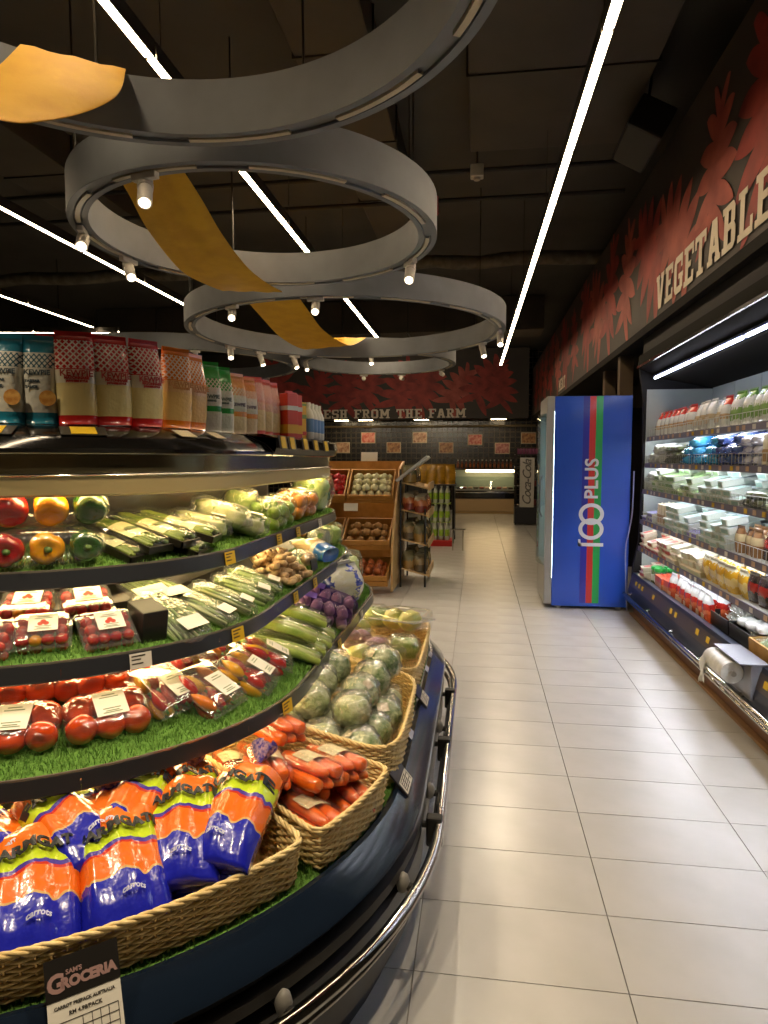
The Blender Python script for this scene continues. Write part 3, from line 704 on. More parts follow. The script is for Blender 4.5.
amber = sauce_pouch('d88a3c', '', 'e2cda2', [(K, .016, .5, 0)], '5a4a5a', kind='dress', h=.21, w=.10)
pink = sauce_pouch('d8604c', 'e0b090', 'e4cd94', [], '8a3a30', kind='sauce', h=.225, w=.09)
HT = 1.5515
pl = [(teal, -69.5, .475, 'blue-green sauce pouch at the left edge of the hood'), (teal, -60.2, .47, 'blue-green sauce pouch beside the red pouches'),
      (red, -50.0, .485, 'red lattice mayonnaise pouch next to the blue-green ones'), (red, -39.2, .485, 'middle of the three red lattice mayonnaise pouches'), (red, -28.2, .485, 'red lattice mayonnaise pouch beside the orange ones'),
      (oran, -15.5, .485, 'orange lattice pouch beside the red ones'), (oran, -3.2, .475, 'orange lattice pouch beside the green ones'),
      (gren, .085, .475, 'green-topped dressing pouch beside the orange ones'), (gren, .20, .475, 'green-topped dressing pouch, the farther one'),
      (amber, .33, .475, 'amber dressing pouch, the nearer of two'), (amber, .45, .475, 'amber dressing pouch, the farther of two'),
      (pink, .56, .475, 'pinkish lattice pouch, nearest of three'), (pink, .66, .475, 'pinkish lattice pouch, middle of three'), (pink, .76, .475, 'pinkish lattice pouch, farthest of three')]
for p, u, r, lb in pl: inst(p, on_island(u, r, HT, random.uniform(-4, 4)-(38 if u > 0 else 18 if u > -20 else 0), random.uniform(-2, 1), random.uniform(-1.5, 1.5)), lb, 'sauce pouches on the hood')
# second row behind
for k, (p, u, r, lb) in enumerate([(red, -56, .40, 'red pouch showing in the row behind the blue-green ones'), (oran, .10, .40, 'orange pouch in the back row behind the green ones')]): inst(p, on_island(u, r, HT, 5, 0), lb, 'sauce pouches on the hood')
# snack packets, cartons, white bottles at the far end of the hood
def carton(label, w, d, h, mat, capm=None, bands=()):
    t = thing('drink_carton', label, 'carton'); part('body', MB().cbox(-w/2, w/2, -d/2, d/2, 0, h, .003).mesh('body', mat), t)
    for z0, z1, m in bands: part('label_band', MB().box(-w/2-.0006, w/2+.0006, -d/2-.0006, d/2+.0006, z0*h, z1*h).mesh('label_band', m), t)
    part('top_fold', MB().prism([(-w*.4, h), (w*.4, h), (w*.32, h+.012), (-w*.32, h+.012)], -.002, .002, RX(PI/2)).mesh('top_fold', mat), t)
    return t
yel = M('carton_yellow', 'd9a92a', .35, coat=.3); grn2 = M('carton_green', '6f8f3a', .35, coat=.3); redc = M('carton_red', 'c43a22', .35, coat=.3)
cw = M('carton_white', 'd3d2c6', .4); cb_ = M('carton_blue', '5b7fae', .4)
rc = carton('x', .062, .05, .19, redc, bands=((.1, .3, yel), (.62, .72, cw)))
yc = carton('x', .062, .05, .165, yel, bands=((.55, .66, grn2), (.1, .2, redc), (.9, .96, grn2)))
inst(rc, on_island(.80, .545, HT+.002, -30), 'red and yellow carton, nearest of two on the hood', 'cartons on the hood'); inst(rc, on_island(.87, .545, HT+.002, -30), 'red and yellow carton beside the yellow-green cartons', 'cartons on the hood')
inst(yc, on_island(.94, .545, HT+.002, -30), 'yellow-green juice carton in front', 'cartons on the hood'); inst(yc, on_island(.94, .47, HT+.002, -30), 'yellow-green juice carton standing behind the other', 'cartons on the hood')
wb = thing('drink_bottle', 'x', 'bottle')
part('body', MB().lathe([(.022, 0), (.026, .006), (.026, .095), (.02, .115), (.011, .128), (.011, .138)], 14).mesh('body', cw, .7), wb)
part('label_band', MB().lathe([(.0264, .03), (.0264, .085)], 14).mesh('label_band', cb_, .7), wb)
part('cap', MB().lathe([(.012, .138), (.012, .152)], 12).mesh('cap', cw), wb)
for k in range(8):
    x, y, a = IP(1.02+.068*(k % 4), .572 if k > 3 else .512)
    inst(wb, T(x, y, HT+.002) @ RZ(a) @ Matrix.Scale(1.12, 4), ORD[k % 4]+' white bottle from the yellow cartons, '+('front' if k > 3 else 'back')+' row on the hood', 'white bottles on the hood end')

# ---- vegetables
green_stem = M('green_stem', '4f6b2a', .6)
def blob(n, m, R, fn, prof=None):
    """closed lathe with lobes; R(t,theta)->(r,z)"""
    mb = MB(); P = []
    for i in range(m):
        th = 2*PI*i/m; P.append([ (lambda q: (q[0]*math.cos(th), q[0]*math.sin(th), q[1]))(fn(j/n, th)) for j in range(n+1)])
    mb.grid(P, True); return mb
def capsicum(col, col2, name):
    def fn(t, th):
        a = t*PI; r = .041*math.sin(a)**.55*(1.02-.14*(1-abs(math.cos(1.5*th)))**2)*(1-.14*t)+.0005; z = .037*(1-math.cos(a))
        if t > .8: z -= .014*((t-.8)/.2)**1.5
        if t < .15: z += .008*((.15-t)/.15)
        return r, z
    return blob(16, 24, 0, fn).mesh('capsicum', M(name, col, .22, coat=.5, noise=(14, col2)), True)
caps = {'red': capsicum('b3161a', '8f1016', 'capsicum_red'), 'yellow': capsicum('e0a012', 'd58d0c', 'capsicum_yellow'), 'green': capsicum('2f5a1c', '244a18', 'capsicum_green')}
stem_me = MB().tube([(0, 0, .058), (.001, 0, .07), (.004, .002, .083)], [.009, .006, .007], 8).mesh('stem', green_stem, True)
def bag_shell(name, w, d, h, mat, seed=1, amp=.05, n=20, m=12, sq=.55):
    """loose film around a filled pack: squarish pillow lying on z=0"""
    mb = MB(); P = []
    for j in range(m+1):
        a = -PI/2+PI*j/m; row = []
        cz, sz = math.cos(a), math.sin(a)
        for i in range(n+1):
            b = 2*PI*(i % n)/n; cx, cy = math.cos(b), math.sin(b)
            x = math.copysign(abs(cx)**sq, cx)*abs(cz)**.5; y = math.copysign(abs(cy)**sq, cy)*abs(cz)**.5; z = math.copysign(abs(sz)**.8, sz)
            k = 1+amp*mnoise.noise(Vector((x*2.3+seed*5, y*2.3, z*2.3)))
            row.append((w/2*x*k, d/2*y*k, max(0, h/2+h/2*z*k)))
        P.append(row)
    return mb.grid(P).mesh(name, mat, True)
def capsicum_pack(order, seed, label_on=True):
    t = thing('capsicum_pack', 'x', 'vegetables')
    for k, c in enumerate(order):
        a = -78 if seed % 2 else 14*(k-1)
        o = part('capsicum', caps[c], t, T(-.083+k*.083, .0, .041) @ RX(math.radians(80 if seed % 2 else -70)) @ T(0, 0, -.036), label=c+' capsicum')
        part('stem', stem_me, o)
    part('film', bag_shell('film', .255, .092, .088, film, seed), t)
    if label_on: part('sticker', MB().box(-.001, .036, -.015, .015, .0885, .0893).mesh('sticker', label_w), t)
    return t
cp1 = capsicum_pack(['red', 'yellow', 'green'], 1, False); cp2 = capsicum_pack(['red', 'yellow', 'green'], 2)
inst(cp1, on_island(-59.5, .565, sh_z(1, .565)+.004, 6, 11) @ Matrix.Scale(1.08, 4), 'wrapped red, yellow and green capsicums at the shelf front', 'capsicum packs')
inst(cp2, on_island(-58.5, .52, sh_z(1, .52)+.092, 4, 14) @ Matrix.Scale(1.1, 4), 'wrapped capsicums stacked behind on top, green one rightmost', 'capsicum packs')

tray_black = M('tray_black', '1c1813', .35); spear_m = M('asparagus', '8a9a42', .5, noise=(30, '5f7a2c')); spear_tip = M('asparagus_tip', '59702c', .6)
def asparagus(seed):
    rnd = random.Random(seed); t = thing('asparagus_tray', 'x', 'vegetables')
    mb = MB().cbox(-.045, .045, -.125, .125, 0, .008, .003)
    for x0, x1, y0, y1 in ((-.05, -.044, -.13, .13), (.044, .05, -.13, .13), (-.05, .05, -.13, -.124), (-.05, .05, .124, .13)): mb.box(x0, x1, y0, y1, 0, .02)
    part('tray', mb.mesh('tray', tray_black), t)
    for k in range(11):
        x = -.038+.0076*k+rnd.uniform(-.002, .002); z = .016+.006*rnd.random()+.008*math.sin(PI*(k+.5)/11); L = .119-rnd.uniform(0, .012)
        part('spear', MB().tube([(x, -L, z), (x+rnd.uniform(-.003, .003), 0, z+.002), (x, L*.72, z), (x, L*.86, z), (x, L, z)], [.0056, .0052, .0045, .0056, .001], 7).mesh('spear', spear_m, True), t)
    P = [[(-.047+.094*i/8, y, .024+.013*math.sin(PI*i/8)) for y in (-.062, .028)] for i in range(9)]
    part('label', MB().grid(P).mesh('label', M('asparagus_label', 'd6d3b2', .5, noise=(25, 'c2c79a')), True), t)
    part('print', MB().grid([[(x, y, z+.0006) for x, y, z in ((.1*c-.03+.0*k, yy, .0372-.02*abs(.1*c-.03)) for yy in (-.03, -.012))] for k, c in enumerate((0, .2, .4))]).mesh('print', label_g), t)
    part('film', bag_shell('film', .104, .264, .048, film, seed, .03), t)
    return t
asp = asparagus(3)
for u, r, dz, yaw, lb in [(-41, .475, .012, 22, 'asparagus tray beside the green capsicum, leaning lowest'), (-36.5, .48, .035, 22, 'asparagus tray on top, first from the capsicums'), (-27, .48, .04, 22, 'asparagus tray second from the capsicums, cream label'), (-15.5, .475, .04, 22, 'asparagus tray third from the capsicums'), (-22, .485, .006, 20, 'asparagus tray underneath, by the shelf edge')]:
    inst(asp, on_island(u, r, sh_z(1, r)+dz, yaw, 16), lb, 'asparagus trays')

def leaf_bunch(name, w, d, h, cols, n, seed, film_on=True, lab=None, curly=.5):
    """bag of loose leaves"""
    rnd = random.Random(seed); t = thing('salad_bag', 'x', 'vegetables'); mbs = [MB() for _ in cols]
    for _ in range(n):
        a, b = rnd.uniform(0, 2*PI), math.acos(rnd.uniform(-.5, 1)); rr = rnd.uniform(.7, .95)
        c = Vector((w/2*rr*math.sin(b)*math.cos(a), d/2*rr*math.sin(b)*math.sin(a), h*.5+h*.45*rr*math.cos(b)))
        L = rnd.uniform(.16, .3)*min(w, d); nr = Vector((c.x/w, c.y/d, (c.z-h/2)/h)).normalized(); x = nr.orthogonal().normalized()
        x.rotate(Matrix.Rotation(rnd.uniform(0, 2*PI), 3, nr)); y = nr.cross(x)
        P = []
        for i in range(5):
            s = i/4; wd = L*.42*math.sin(PI*(.1+.85*s))
            P.append([c+x*(L*(s-.5))+y*(wd*q)+nr*(curly*L*(.25*math.sin(s*7+q*3)*abs(q)-.22*(s-.5)**2)) for q in (-1, -.5, 0, .5, 1)])
        mbs[rnd.randrange(len(cols))].grid(P)
    core = bag_shell('core', w*.86, d*.86, h*.88, cols[0], seed, .2); part('leaves', core, t)
    for k, mb in enumerate(mbs):
        if mb.f: part('leaves', mb.mesh('leaves', cols[k], True), t)
    if film_on: part('bag', bag_shell('bag', w*1.05, d*1.05, h*1.04, bagfilm, seed+1, .16), t)
    if lab: part('label', MB().box(lab[0]-lab[2]/2, lab[0]+lab[2]/2, lab[1]-lab[3]/2, lab[1]+lab[3]/2, h*1.0+.002, h*1.0+.004).mesh('label', label_w), t)
    return t
gr1 = M('leaf_green', '5f8a34', .5, noise=(30, '86a856')); gr2 = M('leaf_pale', 'a9b974', .5, noise=(30, '8aa858')); gr3 = M('leaf_dark', '3f6a28', .5, noise=(30, '557f36')); wht = M('leaf_white', 'cfd2b4', .5, noise=(25, 'b2bd88'))
sal = leaf_bunch('salad', .13, .20, .075, [wht, gr1, gr2], 40, 5, True, (0.0, -.05, .06, .045)); sal2 = leaf_bunch('salad', .14, .13, .12, [gr2, wht, gr1], 45, 6, True)
inst(sal, on_island(.10, .50, sh_z(1, .5)+.045, 30, 20), 'bagged pale salad leaves lying across the stack beside the asparagus', 'salad bags')
inst(sal, on_island(.20, .53, sh_z(1, .53)+.01, 15, 14), 'bagged salad leaves at the shelf front by the limes', 'salad bags')
inst(sal2, on_island(.42, .44, sh_z(1, .44)+.02, 0, 14), 'plump bag of pale lettuce behind the limes', 'salad bags')
inst(sal, on_island(.0, .47, sh_z(1, .47)+.01, 25, 14), 'bagged salad leaves half under the top bag beside the asparagus', 'salad bags')
lime_m = M('lime', '86a83a', .35, noise=(12, '6f9a30')); lime_me = MB().lathe([(.004, -.029), (.014, -.026), (.024, -.012), (.026, 0), (.023, .013), (.013, .026), (.004, .031)], 14).mesh('lime', lime_m, True)
def fruit_bag(name, fr, nm, w, d, h, rad, seed, lab=True, fm=bagfilm):
    rnd = random.Random(seed); t = thing(name, 'x', 'fruit'); nx = max(1, int(w/(rad*2))); ny = max(1, int(d/(rad*2)))
    for l in range(max(1, int(h/(rad*1.8)))):
        for i in range(nx):
            for j in range(ny):
                part(nm, fr, t, T(-w/2+rad+(w-2*rad)*i/max(1, nx-1)+rnd.uniform(-.003, .003), -d/2+rad+(d-2*rad)*j/max(1, ny-1)+rnd.uniform(-.003, .003), rad+l*rad*1.6) @ RX(rnd.uniform(0, 6)) @ RY(rnd.uniform(0, 6)))
    part('bag', bag_shell('bag', w*1.14, d*1.14, h*1.05, fm, seed, .08), t)
    if lab: part('label', MB().box(-.03, .012, -.02, .02, h*1.055, h*1.055+.001).mesh('label', label_w), t)
    return t
lim = fruit_bag('lime_bag', lime_me, 'lime', .15, .13, .11, .026, 3)
inst(lim, on_island(.46, .545, sh_z(1, .545)+.004, 0, 12), 'bag of green limes at the front of the top shelf', 'fruit bags')
inst(lim, on_island(.64, .53, sh_z(1, .53)+.004, 20, 12), 'second bag of green limes, next to the orange nets', 'fruit bags')
or_me = MB().lathe([(.004, -.031), (.018, -.027), (.029, -.012), (.031, 0), (.028, .014), (.017, .027), (.004, .031)], 14).mesh('mandarin', M('orange_peel', 'd98a1e', .4, bump=(200, .2)), True)
orb = fruit_bag('mandarin_bag', or_me, 'mandarin', .13, .13, .12, .031, 4)
inst(orb, on_island(.83, .525, sh_z(1, .525)+.004, 10, 12), 'bag of orange mandarins beyond the limes', 'fruit bags')
inst(orb, on_island(.99, .53, sh_z(1, .53)+.004, -10, 12), 'farther bag of orange mandarins at the top shelf end', 'fruit bags')
big = leaf_bunch('lettuce', .24, .2, .19, [gr2, M('leaf_bluish', '7fa39a', .45, noise=(20, 'a6bfb0')), gr1], 60, 9, True)
inst(big, on_island(1.28, .50, sh_z(1, .5)+.004, 0, 12), 'big clear bag of lettuce standing at the end of the top shelf', 'salad bags')

# ---- middle shelf: cherry tomatoes, beans, ginger
tom_m = M('cherry_red', 'a8161a', .18, coat=.4, noise=(20, 'b9261c')); tom_y = M('cherry_yellow', 'd98f1c', .2, coat=.4)
cher_me = MB().lathe([(.002, -.0155), (.009, -.013), (.0145, -.005), (.015, .002), (.012, .010), (.006, .0145), (.002, .0145)], 12).mesh('cherry_tomato', tom_m, True)
cher_y = cher_me.copy(); cher_y.materials.clear(); cher_y.materials.append(tom_y)
def clam(name, w, d, h, r=.012):
    """clear hinged box: base, lid ridge and flange"""
    mb = MB().cbox(-w/2, w/2, -d/2, d/2, 0, h*.93, r); mb.cbox(-w*.42, w*.42, -d*.42, d*.42, h*.93, h, .003)
    mb.cbox(-w/2-.006, w/2+.006, -d/2-.006, d/2+.006, h*.58, h*.62, .001); return mb.mesh(name, shell, .4)
def print_label(t, x, y, z, w, d, emblem=None):
    l = part('label', MB().box(x-w/2, x+w/2, y-d/2, y+d/2, z, z+.001).mesh('label', label_w), t)
    mb = MB()
    for k, (fw, q) in enumerate(((.5, .34), (.72, .24), (.66, -.24), (.5, -.34), (.7, -.41))): mb.box(x-w*.42*fw, x+w*.42*fw, y+d*q, y+d*q+d*.035, z+.001, z+.0015)
    part('print', mb.mesh('print', label_g), l)
    if emblem:
        mb = MB()
        for a, b in ((-.09, -.05), (.09, -.05), (0, .05)): mb.tube([(x+w*a*1.1, y+d*b*1.3, z+.001), (x+w*a*1.1, y+d*b*1.3, z+.0016)], w*.1, 12)
        part('emblem', mb.mesh('emblem', emblem), l)
    return l
def cherry_pack(seed, yellows=0):
    rnd = random.Random(seed); t = thing('cherry_tomato_box', 'x', 'vegetables'); n = 0
    for l in range(2):
        for i in range(4):
            for j in range(3):
                yel_ = yellows and (i+j*3+l) % 7 == 2
                part('cherry_tomato', cher_y if yel_ else cher_me, t, T(-.043+.0287*i+rnd.uniform(-.002, .002), -.032+.032*j+rnd.uniform(-.002, .002), .018+.027*l) @ RX(rnd.uniform(0, 6)) @ RZ(rnd.uniform(0, 6)))
    part('clamshell', clam('clamshell', .124, .104, .068), t)
    print_label(t, .004, .005, .069, .066, .058, label_r); return t
ch1 = cherry_pack(1); ch2 = cherry_pack(2, True)
G2 = 'cherry tomato boxes'
for p, u, r, dz, yaw, tilt, lb in [(ch1, -47, .60, .002, 2, 32, 'cherry tomato box nearest the beans, three-tomato emblem on its label'), (ch2, -61, .575, .002, 2, 30, 'middle cherry tomato box with a yellow tomato showing'), (ch1, -72.5, .60, .002, 0, 30, 'cherry tomato box cut off by the left edge'),
      (ch1, -50, .49, .03, 0, 26, 'cherry tomato box in the row behind, dark red'), (ch2, -66, .48, .03, 0, 26, 'cherry tomato box in the back row at far left')]: inst(p, on_island(u, r, sh_z(2, r)+dz, yaw, tilt), lb, G2)
solid('divider_block', MB().cbox(-.035, .035, -.05, .05, 0, .085, .004).mesh('divider_block', M('divider_black', '100e0c', .5)), 'black divider block between cherry tomatoes and beans', 'divider', on_island(-37, .60, sh_z(2, .6)+.001, 0, 11))
bean_ms = [M('bean_green', '7f9a52', .45, noise=(25, '9fb070')), M('bean_pale', 'b0b884', .45)]
def bean_bag(seed, w=.14, d=.24, mats=bean_ms, header=True, rad=.0048, n=34, h=.05):
    rnd = random.Random(seed); t = thing('bean_bag', 'x', 'vegetables'); mbs = [MB(), MB()]
    for k in range(n):
        x = rnd.uniform(-.42, .42)*w; z = .008+rnd.random()*h*.8*(1-(2*x/w)**2*.5); y0 = -d*.42+rnd.uniform(-.01, .02); y1 = d*.40+rnd.uniform(-.03, .01); sk = rnd.uniform(-.012, .012)
        mbs[rnd.random() < .35].tube([(x*1.1, y0, z), (x+sk, (y0+y1)/2+rnd.uniform(-.02, .02), z+.004), (x*.8+sk*.5, y1, z)], [rad*.7, rad, rad*.6], 6)
    for q in range(2): part('beans', mbs[q].mesh('beans', mats[q], True), t, kind='stuff')
    part('bag', bag_shell('bag', w*1.08, d*1.02, h*1.12, bagfilm, seed, .1), t)
    if header: part('header_label', MB().box(-w*.42, w*.42, d*.30, d*.46, h*1.0, h*1.0+.002).mesh('header_label', M('header_cream', 'd9d0b4', .5)), t)
    part('label', MB().box(-w*.32, w*.32, -d*.40, -d*.2, h*1.16, h*1.16+.001, ).mesh('label', label_w), t)
    return t
bb = bean_bag(2); bb2 = bean_bag(7, .10, .22, header=False, rad=.0055); bb3 = bean_bag(9, .13, .22, [gr2, bean_ms[0]], False, .008, 16)
G3 = 'bagged green beans'
for p, u, r, dz, yaw, tilt, lb in [(bb, -29.5, .575, .01, 14, 30, 'bag of long green beans with cream header, nearest the black divider'), (bb2, -18, .58, .008, 18, 24, 'slim bag of green beans, second from the black divider'), (bb2, -7, .575, .012, 20, 24, 'slim bag of green beans, third from the black divider'),
      (bb3, .10, .57, .01, 18, 22, 'bag of pale green pods beside the ginger'), (bb3, .24, .56, .012, 15, 22, 'labelled bag of pods touching the ginger'), (bb, -24, .45, .03, 5, 18, 'bean bag in the row behind, under the shelf lamp'), (bb2, -48, .43, .03, 0, 18, 'bean bag deep behind the cherry tomatoes')]: inst(p, on_island(u, r, sh_z(2, r)+dz, yaw, tilt), lb, G3)
gin_m = M('ginger', 'd0b48c', .65, noise=(40, 'b8946a'))
def ginger(seed):
    rnd = random.Random(seed); mb = MB(); p = Vector((0, 0, .016)); d = Vector((1, 0, 0))
    for k in range(4):
        pts = [p]; 
        for q in range(3): d = (d+Vector((rnd.uniform(-.6, .6), rnd.uniform(-.8, .8), rnd.uniform(-.2, .3)))).normalized(); pts.append(pts[-1]+d*.014)
        mb.tube(pts, [.006, .0125, .013, .005], 7); p = pts[1]; d = Vector((rnd.uniform(-1, 1), rnd.uniform(-1, 1), rnd.uniform(-.1, .5))).normalized()
    return mb.mesh('ginger_root', gin_m, True)
gms = [ginger(k) for k in range(4)]
rnd = random.Random(21); gi = 0
for l in range(4):
    for i in range(5-(l > 1)):
        for j in range(3):
            u = .37+.052*i+rnd.uniform(-.01, .01); r = .655-.05*j-l*.012; gi += 1
            o = solid('ginger_root', gms[gi % 4], 'knobbly tan ginger root heaped on the middle shelf', 'ginger', on_island(u, r, sh_z(2, r)+.004+l*.024, rnd.uniform(0, 360), 0), 'ginger roots in the heap')
blk = M('card_black', '1a1714', .5)
solid('price_card', MB().box(-.05, .05, -.002, .002, 0, .055).mesh('price_card', blk), 'small black card standing in front of the mushrooms', 'price card', on_island(.76, .665, sh_z(2, .665)+.002, 0, -8))
mush = MB().lathe([(.009, 0), (.01, .02), (.026, .024), (.027, .034), (.018, .046), (.003, .05)], 12).mesh('mushroom', M('mushroom_tan', 'c9a878', .6, noise=(30, 'b08a5c')), True)
mb_ = fruit_bag('mushroom_pack', mush, 'mushroom', .15, .1, .05, .026, 6, False)
inst(mb_, on_island(.78, .60, sh_z(2, .6)+.02, 0, 16), 'pack of tan mushrooms behind the black card', 'mushroom packs')
bm = thing('bread_mushroom_bag', 'clear and blue bag lying at the end of the middle shelf', 'vegetables', on_island(1.04, .585, sh_z(2, .585)+.004, -25, 14))
part('bag', pouch_mesh('bag', .13, .09, .2, ZONES('bag_blue_white', [(0, '2f6fc4'), (.3, 'd9d6cc'), (.4, 'd2b48a')], wavy=.1)), bm, T(0, -.1, .045) @ RX(-PI/2))
part('top_seal', MB().box(-.05, .05, .098, .12, .038, .052).mesh('top_seal', M('seal_clear', 'cfd4d4', .2)), bm)
gb = leaf_bunch('dark', .15, .12, .13, [M('leaf_grey', '6a7264', .4, noise=(20, '8a8f84')), gr3], 30, 12, True)
inst(gb, on_island(1.22, .56, sh_z(2, .56)+.004, 0, 10), 'dark clear bag standing at the end of the middle shelf', 'salad bags')

# ---- lower shelf: tomatoes, sweet peppers, celery, garlic
tomato_m = M('tomato', 'c43a10', .2, coat=.4, noise=(9, 'd24e16'), sss=0)
def tfn(t, th):
    a = t*PI; r = .0365*math.sin(a)**.85*(1+.02*math.cos(5*th))+.0004; z = .029*(1-math.cos(a)); z -= .006*max(0, (t-.85)/.15); return r, z
tomato_me = blob(12, 18, 0, tfn).mesh('tomato', tomato_m, True)
cal = MB()
for k in range(5):
    a = 2*PI*k/5; cal.add([(.003*math.cos(a+1.57), .003*math.sin(a+1.57), .0515), (.003*math.cos(a-1.57), .003*math.sin(a-1.57), .0515), (.017*math.cos(a), .017*math.sin(a), .0545)], [(0, 1, 2)])
calyx_me = cal.mesh('calyx', M('calyx', '5d6a2a', .6))
def tomato_pack(seed):
    rnd = random.Random(seed); t = thing('tomato_pack', 'x', 'vegetables')
    part('tray', MB().cbox(-.098, .098, -.066, .066, 0, .01, .004).mesh('tray', M('tray_green', '5c7a2e', .5)), t)
    for j in range(2):
        for i in range(3):
            o = part('tomato', tomato_me, t, T(-.064+.064*i+rnd.uniform(-.003, .003), -.033+.066*j, .008+rnd.uniform(0, .006)) @ T(0, 0, .03) @ RX(rnd.uniform(.3, 1.3)) @ RZ(rnd.uniform(0, 6)) @ T(0, 0, -.03))
            part('calyx', calyx_me, o)
    part('film', bag_shell('film', .212, .146, .078, film, seed, .05, sq=.5), t)
    l = print_label(t, .004, .0, .079, .075, .078)
    return t
tp = tomato_pack(1); tp2 = tomato_pack(5)
G4 = 'wrapped tomato packs'
for p, u, r, dz, yaw, tilt, lb in [(tp, -48.5, .655, .004, 2, 27, 'wrapped six-tomato pack with white label, beside the sweet peppers'), (tp2, -66, .655, .004, -2, 27, 'wrapped tomato pack cut by the left edge'),
      (tp2, -45, .53, .045, 6, 22, 'tomato pack in the back row behind the labelled one'), (tp, -62, .53, .045, 0, 22, 'tomato pack in the back row at far left'), (tp, -79, .53, .045, 0, 22, 'tomato pack at the extreme left of the back row')]: inst(p, on_island(u, r, sh_z(3, r)+dz, yaw, tilt), lb, G4)
mini_cols = [M('mini_red', 'b3201c', .22, coat=.5), M('mini_orange', 'dd7614', .22, coat=.5), M('mini_yellow', 'e2a516', .22, coat=.5)]
def minifn(t, th):
    a = t*PI; return .0195*math.sin(a)**.7*(1+.06*math.cos(3*th))*(1.1-.45*t)+.0004, .085*t
mini_mes = [blob(12, 14, 0, minifn).mesh('sweet_pepper', m, True) for m in mini_cols]
mstem = MB().tube([(0, 0, .002), (0, 0, -.012)], [.005, .003], 6).mesh('stem', green_stem, True)
def mini_pack(seed):
    rnd = random.Random(seed); t = thing('sweet_pepper_box', 'x', 'vegetables')
    for l in range(2):
        for i in range(4):
            for j in range(2):
                if l == 1 and (i+j) % 4 == 3: continue
                o = part('sweet_pepper', mini_mes[rnd.randrange(3)], t, T(-.051+.034*i, -.075+.07*j+rnd.uniform(0, .01), .021+.026*l) @ RZ(rnd.uniform(-.25, .25)) @ RX(-PI/2))
                part('stem', mstem, o)
    part('clamshell', clam('clamshell', .15, .17, .075, .014), t)
    print_label(t, .018, -.02, .076, .07, .082); return t
mp1, mp2, mp3 = mini_pack(2), mini_pack(5), mini_pack(8)
G5 = 'sweet pepper boxes'
for p, u, r, dz, yaw, tilt, lb in [(mp1, -26, .672, .006, 14, 30, 'sweet pepper box nearest the tomatoes at the shelf front'), (mp2, -35, .615, .012, 16, 30, 'sweet pepper box tucked between the tomatoes and the front box'), (mp2, -11.5, .675, .006, 16, 30, 'sweet pepper box second along the shelf front, yellow pepper facing out'), (mp3, 0.03, .665, .008, 18, 30, 'sweet pepper box beside the celery hearts'),
      (mp3, -24, .53, .05, 10, 24, 'sweet pepper box behind in the bright back row'), (mp1, -9, .52, .05, 10, 24, 'sweet pepper box farther along the bright back row')]: inst(p, on_island(u, r, sh_z(3, r)+dz, yaw, tilt), lb, G5)
cel = [M('celery', 'b9cc60', .4, coat=.3, noise=(20, '8fae44')), M('celery_pale', 'c9d18c', .4, coat=.3)]
def celery(seed):
    rnd = random.Random(seed); t = thing('celery_pack', 'x', 'vegetables')
    for i in range(5):
        x = -.03+.015*i; z = .018+.012*math.sin(PI*(i+.5)/5)
        part('stalk', MB().tube([(x*1.15, -.12, z), (x*1.1, -.05, z+.008), (x*.9, .05, z+.006), (x*.6, .12, z)], [.010, .0125, .012, .007], 8).mesh('stalk', cel[i % 2], True), t)
    part('film', bag_shell('film', .092, .26, .058, film, seed, .06), t); return t
ce = celery(3)
for k, (u, r, dz) in enumerate([(.15, .655, .006), (.25, .65, .006), (.35, .65, .006), (.45, .64, .006), (.20, .63, .065), (.40, .62, .065)]):
    inst(ce, on_island(u, r+.02, sh_z(3, r+.02)+dz, 22, 18) @ Matrix.Scale(1.22, 4), ['celery hearts pack touching the sweet pepper box', 'second celery pack from the sweet pepper boxes, lower layer', 'third celery pack along the lower layer', 'celery pack nearest the garlic nets', 'celery pack on top, the nearer one', 'celery pack on top, the farther one'][k], 'wrapped celery hearts')
gar_m = M('garlic', 'd6c8b8', .5, noise=(30, 'b79aa0')); gar_me = blob(10, 12, 0, lambda t, th: (.024*math.sin(t*PI)**.7*(1+.06*math.cos(6*th))*(1-.35*t)+.0004, .044*t)).mesh('garlic', gar_m, True)
netp = FILM('net_purple', tint='cdbbe0', gloss=.05, haze=.12, hazecol='7a52b0')
def garlic_net(seed):
    rnd = random.Random(seed); t = thing('garlic_net', 'x', 'vegetables')
    for l in range(2):
        for i in range(2):
            for j in range(4): part('garlic', gar_me, t, T(-.022+.044*i, -.072+.048*j, .002+.034*l) @ RX(rnd.uniform(-.5, .5)))
    part('net', bag_shell('net', .1, .22, .085, netp, seed, .08), t)
    part('header_label', MB().box(-.045, .045, .03, .075, .086, .0875).mesh('header_label', M('label_purple', '5a3cae', .4)), t)
    return t
gn = garlic_net(2)
inst(gn, on_island(.66, .70, sh_z(3, .70)+.006, 12, 18) @ Matrix.Scale(1.2, 4), 'purple garlic net next to the celery', 'garlic nets'); inst(gn, on_island(.85, .69, sh_z(3, .69)+.006, 8, 18) @ Matrix.Scale(1.2, 4), 'purple garlic net, the farther of two', 'garlic nets')
solid('price_card', MB().box(-.07, .07, -.002, .002, 0, .06).mesh('price_card', blk), 'black card standing behind the purple garlic nets', 'price card', on_island(.80, .52, sh_z(3, .52)+.1, 0, -8))
solid('divider_block', MB().cbox(-.03, .03, -.05, .05, 0, .05, .004).mesh('divider_block', M('divider_black', '100e0c', .5)), 'black divider block beside the garlic nets', 'divider', on_island(.56, .72, sh_z(3, .72)+.002, 0, 11))
bw = thing('potato_bag', 'large clear bag with blue and white print, end of lower shelf', 'vegetables', on_island(1.10, .68, sh_z(3, .68)+.004, -30, 6))
